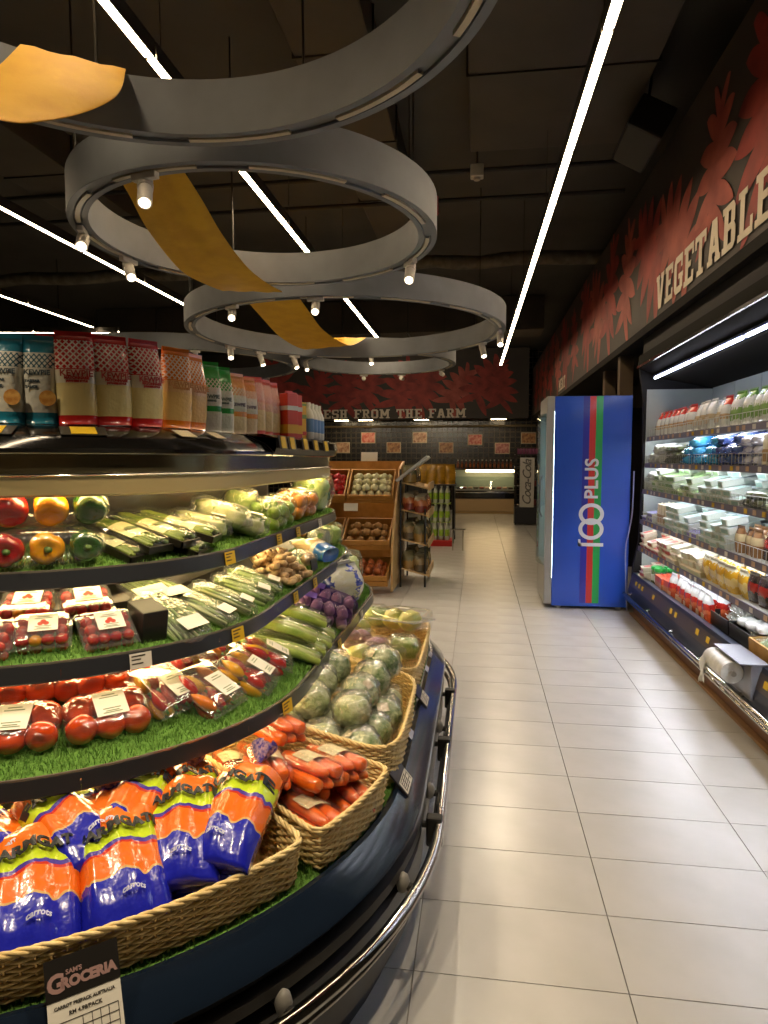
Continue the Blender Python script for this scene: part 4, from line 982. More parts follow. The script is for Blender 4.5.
part('bag', pouch_mesh('bag', .27, .22, .175, ZONES('bag_white_blue', [(0, '3144a8'), (.10, 'ccd2cc'), (.3, 'c3c8b8'), (.62, '3a50b8'), (.72, 'd4d8d4')], axis='X', wavy=.5, ns=9)), bw)
part('top_seal', MB().box(-.08, .08, -.004, .004, .173, .19).mesh('top_seal', M('seal_clear', 'cfd4d4', .2)), bw)

inst(big, on_island(1.42, .655, sh_z(3, .655)+.004, 0, 6), 'big clear bag of lettuce at the far end of the lower shelf', 'salad bags')
inst(sal2, on_island(1.62, .60, sh_z(2, .60)+.004, 0, 6), 'bag of pale lettuce at the far end of the middle shelf', 'salad bags')
inst(sal2, on_island(.96, .56, sh_z(3, .56)+.10, 0, 6), 'bag of pale lettuce behind the garlic nets', 'salad bags')

# ------------------------------------------------------------------ basket 1: printed carrot bags
def carrot_bag():
    t = thing('carrot_bag', 'x', 'vegetables'); L, W = .30, .165
    nu, nv = 40, 36
    def hgt(x, y):   # top surface of the filled bag: carrots bulge through the film
        s = (y+L/2)/L; pro = (max(0., 1-abs(2*s-.9)**3.2*.55))*(1 if s < .84 else max(.12, 1-((s-.84)/.16)**.9*.9))
        wd = W/2*(.98 if s < .78 else .98-.74*((s-.78)/.22)); q = max(0., 1-(abs(x)/wd)**2.6)
        return (.074*pro*q**.5)*(1+.12*math.cos(x*95+y*9)*(s < .84)), wd
    mb = MB(); P = []
    for i in range(nu+1):
        y = -L/2+L*.9*i/nu; row = []
        for j in range(nv):
            a = 2*PI*j/nv; h0, wd = hgt(0, y); x = wd*math.copysign(abs(math.cos(a))**.7, math.cos(a))
            h, _ = hgt(x*.98, y); z = h if math.sin(a) >= 0 else 0
            z = max(0, z)*(1+.10*mnoise.noise(Vector((x*22, y*18, 1)))) if math.sin(a) >= 0 else .002-.002*math.sin(a)
            if math.sin(a) >= 0: z = max(z, .004)
            row.append((x, y, z))
        row.append(row[0]); P.append(row)
    mb.grid(P); k = nv+1; mb.f.append(tuple(range(k-1))); mb.f.append(tuple(range(nu*k+k-2, nu*k-1, -1)))
    mat = ZONES('carrot_bag_print', [(0, '1c22a8'), (.30, 'c8a060'), (.315, 'e06c18'), (.49, 'c03020'), (.515, '4a3a98'), (.55, 'bcd428'), (.71, 'de701c')], axis='Y', wavy=.20, ns=2.8, rough=.24, bump=(42, .35), coat=.8)
    part('bag', mb.mesh('bag', mat, True), t)
    def zf(x, y): return max(hgt(x, y)[0]*1.07, .01)+.0042
    me = text_mesh('FARMGATE', .031, M('bag_ink', '20242a', .4), .0012, .0016).copy()
    bm = bmesh.new(); bm.from_mesh(me); bmesh.ops.subdivide_edges(bm, edges=[e for e in bm.edges if e.calc_length() > .006], cuts=2); bm.to_mesh(me); bm.free()
    me.transform(T(0, L*(.615-.5), 0) @ RZ(.10))
    for v in me.vertices: v.co.z += zf(v.co.x, v.co.y)
    part('lettering', me, t)
    g2 = text_mesh('carrots', .014, M('bag_ink_white', 'd0d4e8', .4), .0004, .0004, .15).copy(); g2.transform(T(.01, -.105, 0))
    for v in g2.vertices: v.co.z += zf(v.co.x, v.co.y)
    part('lettering', g2, t)
    # twisted neck and frilled tuft
    part('neck', MB().tube([(0, L*.37, .010), (0, L*.43, .013), (0, L*.46, .013)], [.018, .009, .008], 10).mesh('neck', M('neck_tape', 'b03a34', .4), True), t)
    mb = MB(); rnd = random.Random(2)
    for q in range(16):
        a = 2*PI*q/16; d = Vector((.034*math.cos(a), .04+.012*rnd.random(), .026*math.sin(a)+.012)); s = Vector((.004*math.cos(a+1.6), 0, .004*math.sin(a+1.6))); b = Vector((0, L*.455, .013))
        mb.add([b-s*.5, b+s*.5, b+d+s*2, b+d-s*2], [(0, 1, 2, 3)])
    part('tuft', mb.mesh('tuft', [M('tuft_blue', '3a3a9a', .3, noise=(120, 'b8a0b0'))]), t)
    return t
cbag = carrot_bag()
G6 = 'bagged carrots in the long basket'
for u, r, dz, yaw, tilt, roll, lb in [
    (-64, .918, .016, 4, 2, 0, 'carrot bag underneath at the basket rim, only blue showing'), (-50, .918, .016, -4, 2, 0, 'lower carrot bag at the rim below the middle pair'), (-40, .885, .016, -4, 2, 0, 'lower carrot bag at the right end of the long basket'),
    (-71.5, .93, .085, -4, 12, 0, 'carrot bag cut off by the left picture edge'),
    (-60.3, .94, .088, 2, 13, 3, 'front carrot bag second from the left, just above the price card'), (-50.3, .94, .09, -4, 13, 0, 'front middle carrot bag with its neck standing up'),
    (-41.0, .915, .10, -30, 10, -4, 'front carrot bag right of the middle, leaning right'), (-34.2, .97, .125, -58, 8, -8, 'carrot bag lying over the right basket rim'),
    (-70, .815, .10, 50, 6, 0, 'carrot bag lying crosswise at the back left'), (-57.0, .80, .105, 26, 4, 0, 'back-row carrot bag behind the front pair'), (-46.5, .80, .105, -38, 4, 0, 'back-row carrot bag under the shelf edge'), (-38.0, .84, .085, -20, 6, 0, 'back-row carrot bag nearest the loose-carrot basket')]:
    inst(cbag, on_island(u, r, deck_z(r)+dz, yaw, tilt+11, roll) @ Matrix.Scale(1.08, 4), lb, G6)
# ---- basket 2: carrots in film
car_m = M('carrot', 'ea6a14', .3, coat=.5, noise=(18, 'e0600e'))
def car(seed):
    rnd = random.Random(seed); L = .19
    return MB().tube([(-L/2, 0, 0), (-L/2+.004, 0, 0), (-L*.3, 0, .001), (0, .002, 0), (L*.3, 0, 0), (L*.44, .001, 0), (L/2, 0, 0)], [.010, .018, .0205, .0195, .017, .012, .004], 12).mesh('carrot', car_m, True)
car_mes = [car(1), car(2)]
def carrot_pack(seed):
    rnd = random.Random(seed); t = thing('carrot_pack', 'x', 'vegetables')
    for k, (y, z) in enumerate(((-.038, .021), (0, .021), (.038, .021), (-.019, .052), (.019, .052))): part('carrot', car_mes[k % 2], t, T(rnd.uniform(-.006, .006), y, z) @ RZ(PI if rnd.random() < .3 else 0) @ RX(rnd.uniform(0, 6)))
    part('film', bag_shell('film', .212, .126, .078, film, seed, .04), t)
    P = [[(x, -.038+.076*j/6, .0795-.010*((j-3)/3)**2) for x in (-.035, .04)] for j in range(7)]
    part('label', MB().grid(P).mesh('label', M('label_cream_net', 'd8cba8', .4, noise=(90, 'c0b08a')), True), t)
    return t
cpk = carrot_pack(4)
lbs = ['wrapped carrot pack at the front left corner of its basket', 'wrapped carrot pack in the middle of the bottom layer', 'wrapped carrot pack at the far front corner', 'wrapped carrot pack at the back of the bottom layer', 'wrapped carrot pack on top, lying lengthwise at the left', 'wrapped carrot pack on top in the middle', 'wrapped carrot pack on top at the right rim', 'topmost wrapped carrot pack at the back corner', 'wrapped carrot pack lying low behind the left rim']
for k, (u, r, dz, yaw) in enumerate([(-22.5, 1.01, .016, 70), (-18, .92, .016, 62), (-13.5, 1.02, .016, 55), (-16, .76, .016, 60), (-22.8, .86, .085, 55), (-18.5, .96, .09, 70), (-13.6, .99, .085, 68), (-13.5, .79, .125, 72), (-24, .75, .03, 60)]):
    inst(cpk, on_island(u, r, deck_z(r)+dz, yaw, 11 if k != 7 else 14, random.uniform(-5, 5)), lbs[k], 'wrapped carrots in the square basket')
# ---- basket 3: wrapped green heads
def head(seed, cols, R=.062, bump=.22, fmat=FILM('head_film', gloss=.24, rough=.16, bump=(45, 1.0), haze=.05)):
    rnd = random.Random(seed); t = thing('wrapped_broccoli', 'x', 'vegetables')
    me = bpy.data.meshes.new('head'); bm = bmesh.new(); bmesh.ops.create_icosphere(bm, subdivisions=4, radius=R)
    for v in bm.verts:
        n = v.co.normalized(); k = 1+bump*(1-mnoise.cell(n*4.2+Vector((seed, 0, 0))))*.25+.10*mnoise.noise(n*5+Vector((seed, 2, 1)))+.05*mnoise.noise(n*14)
        v.co = Vector((n.x*R*k, n.y*R*k, n.z*R*k*.86+R*.86))
    bm.to_mesh(me); bm.free(); me.materials.append(cols); me.polygons.foreach_set('use_smooth', [True]*len(me.polygons))
    part('head', me, t)
    part('film', bag_shell('film', R*2.22, R*2.22, R*1.98, fmat, seed, .14, sq=.8), t)
    mb = MB()
    for q in range(9):
        a = q*.7; mb.add([(0, 0, .004), (.022*math.cos(a), .022*math.sin(a), -.0+.0005), (.022*math.cos(a+.5), .022*math.sin(a+.5), .001)], [(0, 1, 2)])
    part('film_knot', mb.mesh('film_knot', film), t)
    return t
bro = M('broccoli', '5a7e3c', .6, noise=(26, 'c0cca0'), bump=(90, .8)); bro2 = M('broccoli_pale', 'a2b374', .6, noise=(22, 'd4d8b4'), bump=(90, .8))
h1, h2, h3 = head(1, bro), head(2, bro2, .056), head(3, bro, .058)
stick = MB().box(-.02, .02, -.016, .016, 0, .001).mesh('sticker', M('label_cream_net', 'd8cba8', .4))
for hh, R in ((h1, .062), (h2, .056), (h3, .058)): part('sticker', stick, hh, T(-.012, -R*.55, R*1.72) @ RX(.6))
rnd = random.Random(33)
spots = [(-3, 1.02, .014, h1), (.10, 1.03, .014, h3), (.24, 1.035, .014, h1), (.38, 1.03, .014, h2), (-3, .89, .014, h2), (.10, .90, .014, h2), (.25, .90, .014, h2), (.40, .91, .014, h3), (-2, .76, .014, h2), (.13, .77, .014, h3), (.28, .76, .014, h2), (.43, .77, .014, h2),
         (.34, .99, .095, h1), (.05, .97, .09, h2), (.19, .96, .095, h3), (.06, .83, .085, h2), (.21, .82, .09, h2), (.36, .83, .095, h1), (-2.5, .68, .02, h2), (.30, .67, .02, h2), (.44, 1.01, .13, h1)]
names3 = 'front left corner|front edge, second from left|front edge, third from left|front right corner|second line, left end|second line, second|second line, third|second line, right end|third line, left end|third line, second|third line, third|third line, right end|upper layer at the front right|upper layer at the front left|upper layer at the front middle|upper layer at the back left|upper layer at the back middle|upper layer at the back right|last line, left|last line, middle|topmost, raised at the far rim'.split('|')
for k, (u, r, dz, hh) in enumerate(spots):
    inst(hh, on_island(u, r, deck_z(r)+dz+.022, rnd.uniform(0, 360), 8), 'film-wrapped green head in the round-cornered basket, '+names3[k], 'wrapped green heads')
# ---- basket 4: cabbages, pink vegetables, leafy bags
def ribbed(name, L, R, col, col2, seed, sq=1., rib=9):
    def fn(t, th): a = t*PI; return R*math.sin(a)**.6*(1+.05*math.cos(rib*th+t*2))*(1.08-.25*t)+.0004, L*t
    return blob(16, 28, 0, fn).mesh(name, M(name+'_skin', col, .45, coat=.3, noise=(16, col2)), True)
napa = ribbed('cabbage', .2, .055, 'e2d874', 'c2cc66', 1); rad_me = ribbed('pink_radish', .15, .034, 'b87a84', 'd8b6ac', 2, rib=5)
def wrapped(name, me, L, R, seed, fm=film, lab=False):
    t = thing(name, 'x', 'vegetables'); part('vegetable', me, t, T(0, -L/2, R*1.02) @ RX(-PI/2)); part('film', bag_shell('film', R*2.35, L*1.12, R*2.25, fm, seed, .1), t)
    if lab: part('label', MB().box(-.025, .025, -.03, .03, R*2.25, R*2.25+.001).mesh('label', label_w), t)
    return t
nw = wrapped('wrapped_cabbage', napa, .2, .055, 3, lab=False); rw = wrapped('wrapped_radish', rad_me, .15, .034, 4)
G7 = 'vegetables in the farther basket'
for k, (p, u, r, dz, yaw, lb) in enumerate([(nw, .72, .86, .015, 60, 'yellowish wrapped cabbage at the near end of the farther basket'), (nw, .76, .98, .015, 75, 'wrapped cabbage at the near rim, right of the yellow one'), (rw, .90, .78, .02, 70, 'pink wrapped radish at the back'), (rw, .98, .82, .045, 60, 'pink wrapped radish, uppermost'), (rw, .90, .90, .05, 65, 'pink wrapped radish in the middle'), (rw, 1.0, .92, .025, 75, 'pink wrapped radish near the rim'), (nw, 1.12, .78, .015, 70, 'wrapped cabbage in the far back'), (rw, .83, .80, .085, 72, 'pink wrapped radish resting on the cabbage')]): inst(p, on_island(u, r, deck_z(r)+dz+.04, yaw, 11), lb, G7)
lb4 = leaf_bunch('leaf', .15, .15, .1, [gr2, gr1, wht], 45, 15, True)
inst(lb4, on_island(1.02, 1.02, deck_z(1.02)+.06, 0, 8), 'bag of light green leaves at the rim of the farther basket', G7)
inst(lb4, on_island(1.34, .84, deck_z(.84)+.09, 0, 8), 'bag of light green leaves at the back of the farther basket', G7)
nb = thing('cabbage_box', 'clear lidded box of cut napa cabbage on the farther basket', 'vegetables', on_island(1.28, .985, deck_z(.985)+.115, 70, 8), G7)
part('cabbage', napa, nb, T(-.04, -.1, .05) @ RX(-PI/2)); part('cabbage', napa, nb, T(.05, -.1, .05) @ RX(-PI/2))
part('box', MB().cbox(-.12, .12, -.13, .13, 0, .11, .03).mesh('box', shell, .5), nb)
part('lid_rim', MB().cbox(-.125, .125, -.135, .135, .05, .058, .004).mesh('lid_rim', FILM('lid_plastic', gloss=.2, haze=.3), .5), nb)
part('label', MB().box(-.03, .03, -.02, .02, .1105, .1115).mesh('label', label_w), nb)

# ------------------------------------------------------------------ price cards on the bumper and the big sign
lilac = M('card_lilac', 'b8b8c8', .4)
def bumper_card(u, label, w=.1, h=.075, dark=True):
    x, y, a = IP(u, 1.165); t = thing('price_card', label, 'price card', T(x, y, .447) @ RZ(a+PI/2) @ RX(math.radians(-40)))
    part('holder', MB().cbox(-w/2-.008, w/2+.008, -.002, .004, 0, h+.012, .001).mesh('holder', M('card_holder', '221c1e', .3)), t)
    c = part('card', MB().box(-w/2, w/2, -.004, -.002, .006, h*.62).mesh('card', label_w), t); mb = MB()
    for k in range(5): mb.box(-w*.42, w*.42*(1 if k % 2 else .4), -.0046, -.004, .012+k*.0075, .0145+k*.0075)
    for k in range(4): mb.box(-w*.42+k*w*.27, -.40*w+k*w*.27, -.0046, -.004, .010, h*.55)
    part('print', mb.mesh('print', ink), c); return t
bumper_card(-2, 'tilted white price card on the bumper by the green heads'); bumper_card(.68, 'tilted white price card on the bumper between the last two baskets')
for k, (u, w) in enumerate(((.30, .07), (1.05, .07), (1.28, .07))):
    x, y, a = IP(u, 1.174)
    solid('price_card', MB().cbox(-w/2, w/2, -.0015, .0015, 0, .07, .0005).mesh('price_card', lilac), ['plain lilac card lying on the bumper below the green heads', 'plain lilac card on the bumper below the farther basket', 'farthest plain lilac card on the bumper'][k], 'price card', T(x, y, .432) @ RZ(a+PI/2) @ RX(math.radians(-46)))
sx, sy, sa = IP(-55.6, 1.133)
sg = thing('price_sign', 'hanging price sign with black header on the carrot basket', 'sign', T(sx, sy, .548) @ RZ(sa+PI/2+.1) @ RX(math.radians(-30)) @ Matrix.Scale(1.18, 4))
part('sheet', MB().box(-.052, .052, -.001, .001, -.16, .0).mesh('sheet', label_w), sg)
part('header', MB().box(-.053, .053, -.002, -.001, -.052, .004).mesh('header', M('sign_black', '1c1916', .4)), sg)
part('lettering', text_mesh('G', .034, M('sign_letter', '9a7a74', .5), .0003, .0014), sg, T(-.038, -.0025, -.031) @ RX(PI/2))
part('lettering', text_mesh('ROCERIA', .0190, M('sign_letter', '9a7a74', .5), .0003, .0012), sg, T(.0085, -.0025, -.033) @ RX(PI/2))
part('lettering', text_mesh("SAM'S", .009, M('sign_letter', '9a7a74', .5), .0003, .0003), sg, T(-.012, -.0025, -.019) @ RX(PI/2))
part('lettering', text_mesh('CARROT PREPACK AUSTRALIA', .0062, ink, .0003, .0002), sg, T(0, -.0015, -.062) @ RX(PI/2))
part('lettering', text_mesh('RM 4.98/PACK', .0075, ink, .0003, .0002), sg, T(0, -.0015, -.073) @ RX(PI/2))
mb = MB()
for z in (-.082, -.094, -.106, -.118, -.13): mb.box(-.046, .046, -.0016, -.001, z-.0005, z+.0005)
for x in (-.046, -.005, .008, .02, .032, .046): mb.box(x-.0005, x+.0005, -.0016, -.001, -.13, -.082)
part('table_print', mb.mesh('table_print', ink), sg)
part('clip', MB().tube([(0, 0, .0), (0, .012, .012), (0, .03, .014)], .003, 6).mesh('clip', steel), sg)

# ================================================================== OPEN COOLER ALONG THE RIGHT WALL
KX, KY0, KY1 = 1.42, 2.2, 6.42
cool = thing('open_cooler', 'long open refrigerated wall cooler full of packs, right side', 'display case', T(KX, 4.3, 0))
OFF = T(-KX, -4.3, 0)
def cpart(name, mb, mat, parent=cool, smooth=None, **k): return part(name, mb.mesh(name, mat, smooth), parent, OFF if parent is cool else None, **k)
kick = M('cooler_kick', '6b4a30', .45); c_in = M('cooler_inside', 'a9b0a8', .35, noise=(2, '9ba39c')); c_dark = M('cooler_dark', '1e1c1c', .6, spec=.2); c_blue = M('cooler_blue_dark', '1c2238', .35)
cpart('kick_plate', MB().box(1.47, 1.50, KY0, KY1, 0, .14), kick)
cpart('kick_trim', MB().box(1.435, 1.47, KY0, KY1, 0, .018), M('kick_trim', '8a6844', .4))
cpart('base_front', MB().prism([(1.50, .12), (1.42, .16), (1.415, .24), (1.43, .30), (1.455, .40), (1.50, .40), (1.50, .34)], -KY1, -KY0, RX(PI/2)), c_blue, smooth=.5)
cpart('base_deck', MB().prism([(1.49, .34), (1.49, .36), (2.12, .42), (2.12, .40)], -KY1, -KY0, RX(PI/2)), c_dark)
for k in range(8):
    a = KY0+(KY1-KY0)*k/8
    cpart('back_panel', MB().box(2.10, 2.13, a+.004, a+(KY1-KY0)/8-.004, .38, 2.2), c_in)
cpart('rear_shell', MB().box(2.14, 2.34, KY0, KY1, 0, 2.55), c_dark)
cpart('end_panel', MB().prism([(1.44, .1), (1.455, .45), (1.50, .7), (1.515, 1.4), (1.50, 2.0), (1.455, 2.35), (2.14, 2.35), (2.14, .1)], -KY1-.05, -KY1, RX(PI/2)), c_dark)
cpart('end_liner', MB().box(1.53, 2.1, KY1-.008, KY1-.002, .40, 2.1), c_in)
cpart('canopy', MB().prism([(1.45, 2.30), (1.45, 2.40), (1.55, 2.46), (2.14, 2.46), (2.14, 2.10), (1.66, 2.20), (1.645, 2.215), (1.56, 2.25), (1.47, 2.285)], -KY1, -KY0, RX(PI/2)), M('canopy_grey', '201e1b', .8, spec=.12), smooth=.3)
cpart('canopy_trim', MB().box(1.435, 1.452, KY0, KY1, 2.29, 2.312), steel)
cpart('upper_fascia', MB().box(1.50, 1.52, KY0, KY1+.05, 2.42, 2.575), c_dark)
cl_m = EM('cooler_lamp', 'e6ecff', COOLER_LED)
for k in range(4):
    a = KY0+.05+(KY1-KY0-.1)*k/4
    lm = cpart('lamp_tray', MB().box(1.565, 1.635, a, a+(KY1-KY0-.1)/4-.02, 2.205, 2.222), M('lamp_tray', '5a669a', .4))
    cpart('lamp_tube', MB().tube([(1.575, a+.02, 2.195), (1.575, a+.98, 2.195)], .011, 10), cl_m)
SZ = [1.66, 1.42, 1.18, .90, .65]
wire = M('wire_white', 'c9cbc4', .35, .3)
ctag = [M('tag_yellow', 'd8b21e', .5), M('tag_peach', 'c9a888', .5), M('tag_white', 'd9d4c8', .5)]
tag_me = [MB().box(-.001, .001, -.022, .022, -.014, .014).mesh('price_tag', m) for m in ctag]
rnd = random.Random(5)
for s, z in enumerate(SZ):
    xf = 1.545-.012*s
    sh = cpart('shelf', MB().prism([(xf, z-.02), (xf, z), (2.10, z+.05), (2.10, z+.03)], -KY1, -KY0, RX(PI/2)), M('cooler_shelf', 'a9aeaa', .4))
    pr = cpart('price_rail', MB().prism([(xf-.008, z-.035), (xf-.003, z+.006), (xf+.002, z+.006), (xf+.002, z-.035)], -KY1, -KY0, RX(PI/2)), M('cooler_rail', '6a6678', .35))
    y = 3.2
    while y < KY1-.08:
        part('price_tag', tag_me[rnd.choice([0, 1, 1, 2])], pr, T(xf-.0075, y, z-.014)); y += rnd.uniform(.09, .2)
    part('lamp_tube', MB().tube([(xf+.016, 2.4, z-.027), (xf+.016, KY1-.06, z-.027)], .0055, 8).mesh('lamp_tube', EM('cooler_shelf_lamp', 'fff0d8' if s > 2 else 'eef2ff', 34)), sh)
    if s < 4:
        mb = MB().tube([(xf+.006, 3.0, z+.075), (xf+.006, KY1-.05, z+.075)], .0022, 5)
        yy = 3.0
        while yy < KY1-.05: mb.tube([(xf+.006, yy, z), (xf+.006, yy, z+.075)], .0018, 4); yy += .055
        part('wire_guard', mb.mesh('wire_guard', wire), sh, kind='stuff')
# base price rail with yellow tags, double chrome bumper rail
br = cpart('price_rail', MB().prism([(1.424, .285), (1.446, .375), (1.45, .372), (1.43, .285)], -KY1, -KY0, RX(PI/2)), M('cooler_rail_dark', '4a3f3c', .35))
for y in (6.2, 6.08, 5.97, 5.6, 5.1, 4.98, 4.5, 4.3, 4.1, 3.6, 3.45): part('price_tag', tag_me[0], br, T(1.4345, y, .333) @ RY(.24) @ Matrix.Diagonal((1, 1.2, 1.3, 1)))
cpart('bumper_rail', MB().tube([(1.375, KY0, .205), (1.375, KY1-.02, .205)], .016, 10), steel, smooth=True)
cpart('bumper_rail', MB().tube([(1.385, KY0, .165), (1.385, KY1-.02, .165)], .012, 10), steel, smooth=True)
for k in range(6): cpart('rail_bracket', MB().tube([(1.37, 3.0+.66*k, .2), (1.43, 3.0+.66*k, .22)], .014, 8), steel)

# ---- packs in the cooler
def face(x, y, z, tilt=0, yaw=0): return T(x, y, z) @ RZ(-PI/2+math.radians(yaw)) @ RX(math.radians(tilt))
def soft_pack(kind, zones, w, d, h, lab=None, **k):
    t = thing(kind, 'x', 'pack'); part('bag', pouch_mesh('bag', w, d, h, ZONES('zp_'+'_'.join(c for _, c in zones), zones, **k)), t)
    part('top_seal', MB().box(-w*.44, w*.44, -.0015, .0015, h-.002, h+.01).mesh('top_seal', M('seal_'+zones[-1][1], zones[-1][1], .3)), t)
    if lab: part('label', MB().box(-w*.3, w*.3, -d*.52, -d*.5, h*lab[0], h*lab[1]).mesh('label', M('lab_'+lab[2], lab[2], .4)), t)
    return t
def flat_pack(kind, w, d, h, body, lid, lab):
    t = thing(kind, 'x', 'pack'); part('tray', MB().cbox(-w/2, w/2, -d/2, d/2, 0, h*.86, .006).mesh('tray', body), t)
    part('lid_film', MB().cbox(-w/2-.004, w/2+.004, -d/2-.004, d/2+.004, h*.86, h*.93, .002).mesh('lid_film', lid), t)
    part('label', MB().box(-w*.34, w*.34, -d*.34, d*.34, h*.93, h*.95).mesh('label', lab), t)
    part('front_print', MB().box(-w*.4, w*.4, -d/2-.001, -d/2+.002, h*.2, h*.7).mesh('front_print', lab), t)
    return t
def pillow(kind, w, d, h, mat, lab=None):
    t = thing(kind, 'x', 'pack'); part('bag', bag_shell('bag', w, d, h, mat, int(w*999), .18), t)
    mb = MB().box(-w*.45, w*.45, -d*.56, -d*.47, h*.4, h*.46); mb.box(-w*.45, w*.45, d*.47, d*.56, h*.4, h*.46); part('end_seal', mb.mesh('end_seal', mat), t)
    if lab: part('label', MB().box(-w*.25, w*.25, -d*.25, d*.2, h*1.0, h*1.02).mesh('label', lab), t)
    return t
P_red = soft_pack('noodle_pouch', [(0, 'd2d4cc'), (.25, 'c6a982'), (.42, 'dcdcd4'), (.72, 'cc3426')], .125, .06, .2)
P_wht = soft_pack('noodle_pouch', [(0, 'cfd2c8'), (.3, 'c8b48e'), (.5, 'dfe0da')], .13, .07, .2, (.15, .4, 'b3a284'))
P_grn = soft_pack('salad_pouch', [(0, 'd6d9cf'), (.18, '86ac5e'), (.5, 'd8dcd6'), (.8, '6fa050')], .14, .08, .21, wavy=.3)
B_blue = pillow('frozen_bag', .14, .19, .07, M('pk_blue', '2f83c8', .25, coat=.7, noise=(14, '58b4dc'), bump=(30, .6)), label_w)
B_navy = pillow('frozen_bag', .14, .19, .07, M('pk_navy', '2a3f86', .25, coat=.7, noise=(14, '5f74b0'), bump=(30, .6)), label_w)
B_lav = pillow('frozen_bag', .13, .17, .065, M('pk_lavender', '9aa2cc', .25, coat=.7, noise=(16, 'd6d9e4'), bump=(30, .6)))
B_wht = pillow('bun_bag', .13, .15, .085, M('pk_white', 'd6d6cc', .3, coat=.6, noise=(18, 'b8bcae'), bump=(30, .6)))
B_drk = pillow('seaweed_bag', .13, .16, .05, M('pk_dark', '3a4030', .3, coat=.6, noise=(20, '69704c'), bump=(30, .6)))
carC = carton('x', .075, .06, .17, M('pk_cream', 'd9d0b2', .4), bands=((.1, .5, M('pk_tan', 'a8875c', .4)),)); carC.name = 'milk_carton'
T_grn = flat_pack('tofu_box', .12, .13, .05, M('pk_pale', 'd4dacc', .4), M('pk_lid_green', 'b4c690', .3, coat=.5), M('pk_lab_green', '7da062', .4))
T_wht = flat_pack('tofu_box', .115, .13, .05, M('pk_pale', 'd4dacc', .4), M('pk_lid_white', 'd5e2e2', .3, coat=.5), M('pk_lab_mint', '96b6a6', .4))
T_vio = flat_pack('tofu_box', .11, .12, .045, M('pk_pale', 'd4dacc', .4), M('pk_lid_lilac', 'b4b6d8', .3, coat=.5), M('pk_lab_violet', '7a72b4', .4))
C_red = flat_pack('egg_tofu_pack', .12, .12, .05, M('pk_ivory', 'd8cfb4', .4), M('pk_lid_ivory', 'e0d6bc', .3, coat=.5), M('pk_lab_red', 'b84a38', .4))
C_wht = flat_pack('egg_tofu_pack', .12, .12, .05, M('pk_ivory', 'd8cfb4', .4), M('pk_lid_ivory', 'e0d6bc', .3, coat=.5), M('pk_lab_ivory', 'cdd0b0', .4))
Y_bag = soft_pack('noodle_bag', [(0, 'd8b03a'), (.3, 'e0c878'), (.6, 'd9a92c'), (.85, 'd8d2b4')], .15, .08, .16, wavy=.25)
R_blk = soft_pack('sausage_pack', [(0, '30221e'), (.4, '9a2620'), (.7, '261c1a')], .13, .06, .16, wavy=.2)
Br_p = soft_pack('bread_pack', [(0, '9a7248'), (.45, 'cdbd92'), (.75, '7f5a38')], .1, .06, .15)
Kim = soft_pack('kimchi_pouch', [(0, 'c8542a'), (.32, 'd2683a'), (.45, 'b8281e'), (.66, 'd8d8d4')], .12, .075, .19, (.08, .3, 'c9a078'), wavy=.15)
Kim2 = soft_pack('sauce_box', [(0, 'cc4a22'), (.8, 'd8602c')], .12, .1, .12, bump=None, top=.9) if False else carton('x', .12, .09, .12, M('pk_orange', 'cf4c20', .35, coat=.4), bands=((.25, .6, M('pk_tan2', 'b87a4a', .4)),)); Kim2.name = 'sauce_carton'
ORDL = ORD+['thirteenth', 'fourteenth', 'fifteenth', 'sixteenth']
def row(p, what, shelf, y0, y1, step, xs, group, tilt=6, layers=1, lh=.05, z=None, jit=7):
    zz = SZ[shelf] if z is None else z
    y = y1-step/2; n = 0
    while y > y0:
        for q, x in enumerate(xs):
            for l in range(layers):
                if l and rnd.random() < .10+.07*l: break
                lb = '%s, %s from the far end, %s' % (what, ORDL[n], ['front', 'second', 'third'][q]+' row')
                if layers > 1: lb += ', '+['bottom', 'second', 'third', 'top'][l]
                inst(p, face(x-.034+rnd.uniform(-.012, .012), y+rnd.uniform(-.006, .006), zz+(x-1.545)*.09+.004+l*lh, tilt+rnd.uniform(-2, 2), rnd.uniform(-jit, jit)), lb, group)
        y -= step; n += 1
SN = ['top shelf', 'second shelf', 'third shelf', 'fourth shelf', 'fifth shelf']
row(P_red, 'red-topped pouch on the top shelf', 0, 5.25, 6.36, .135, (1.64, 1.75), 'red-topped pouches, cooler top shelf', -8)
row(P_wht, 'plain white pouch on the top shelf', 0, 4.72, 5.25, .14, (1.64, 1.76), 'white pouches, cooler top shelf', -8)
row(P_red, 'red-topped pouch amid plain ones', 0, 4.55, 4.72, .14, (1.64, 1.75), 'red-topped pouches amid plain ones', -8)
row(P_grn, 'green-white pouch on the top shelf', 0, 3.3, 4.55, .155, (1.65, 1.78), 'green salad pouches, cooler top shelf', -8)
row(B_wht, 'white bag, second shelf', 1, 5.86, 6.36, .14, (1.66, 1.82), 'white bags, cooler second shelf', 8, 2, .075)
row(B_drk, 'dark packet, second shelf', 1, 5.3, 5.86, .14, (1.66, 1.83), 'dark packets, cooler second shelf', 8, 3, .048)
row(B_blue, 'bright blue bag, second shelf', 1, 4.62, 5.3, .145, (1.67, 1.86), 'bright blue bags, cooler second shelf', 12, 3, .06)
row(B_navy, 'dark blue bag, second shelf', 1, 4.2, 4.62, .145, (1.67, 1.86), 'dark blue bags, cooler second shelf', 12, 3, .06)
row(B_lav, 'lavender bag, second shelf', 1, 3.95, 4.2, .135, (1.66, 1.82), 'lavender bags, cooler second shelf', 12, 3, .055)
row(carC, 'cream carton, second shelf', 1, 3.3, 3.95, .085, (1.62, 1.70), 'cream cartons, cooler second shelf', 0)
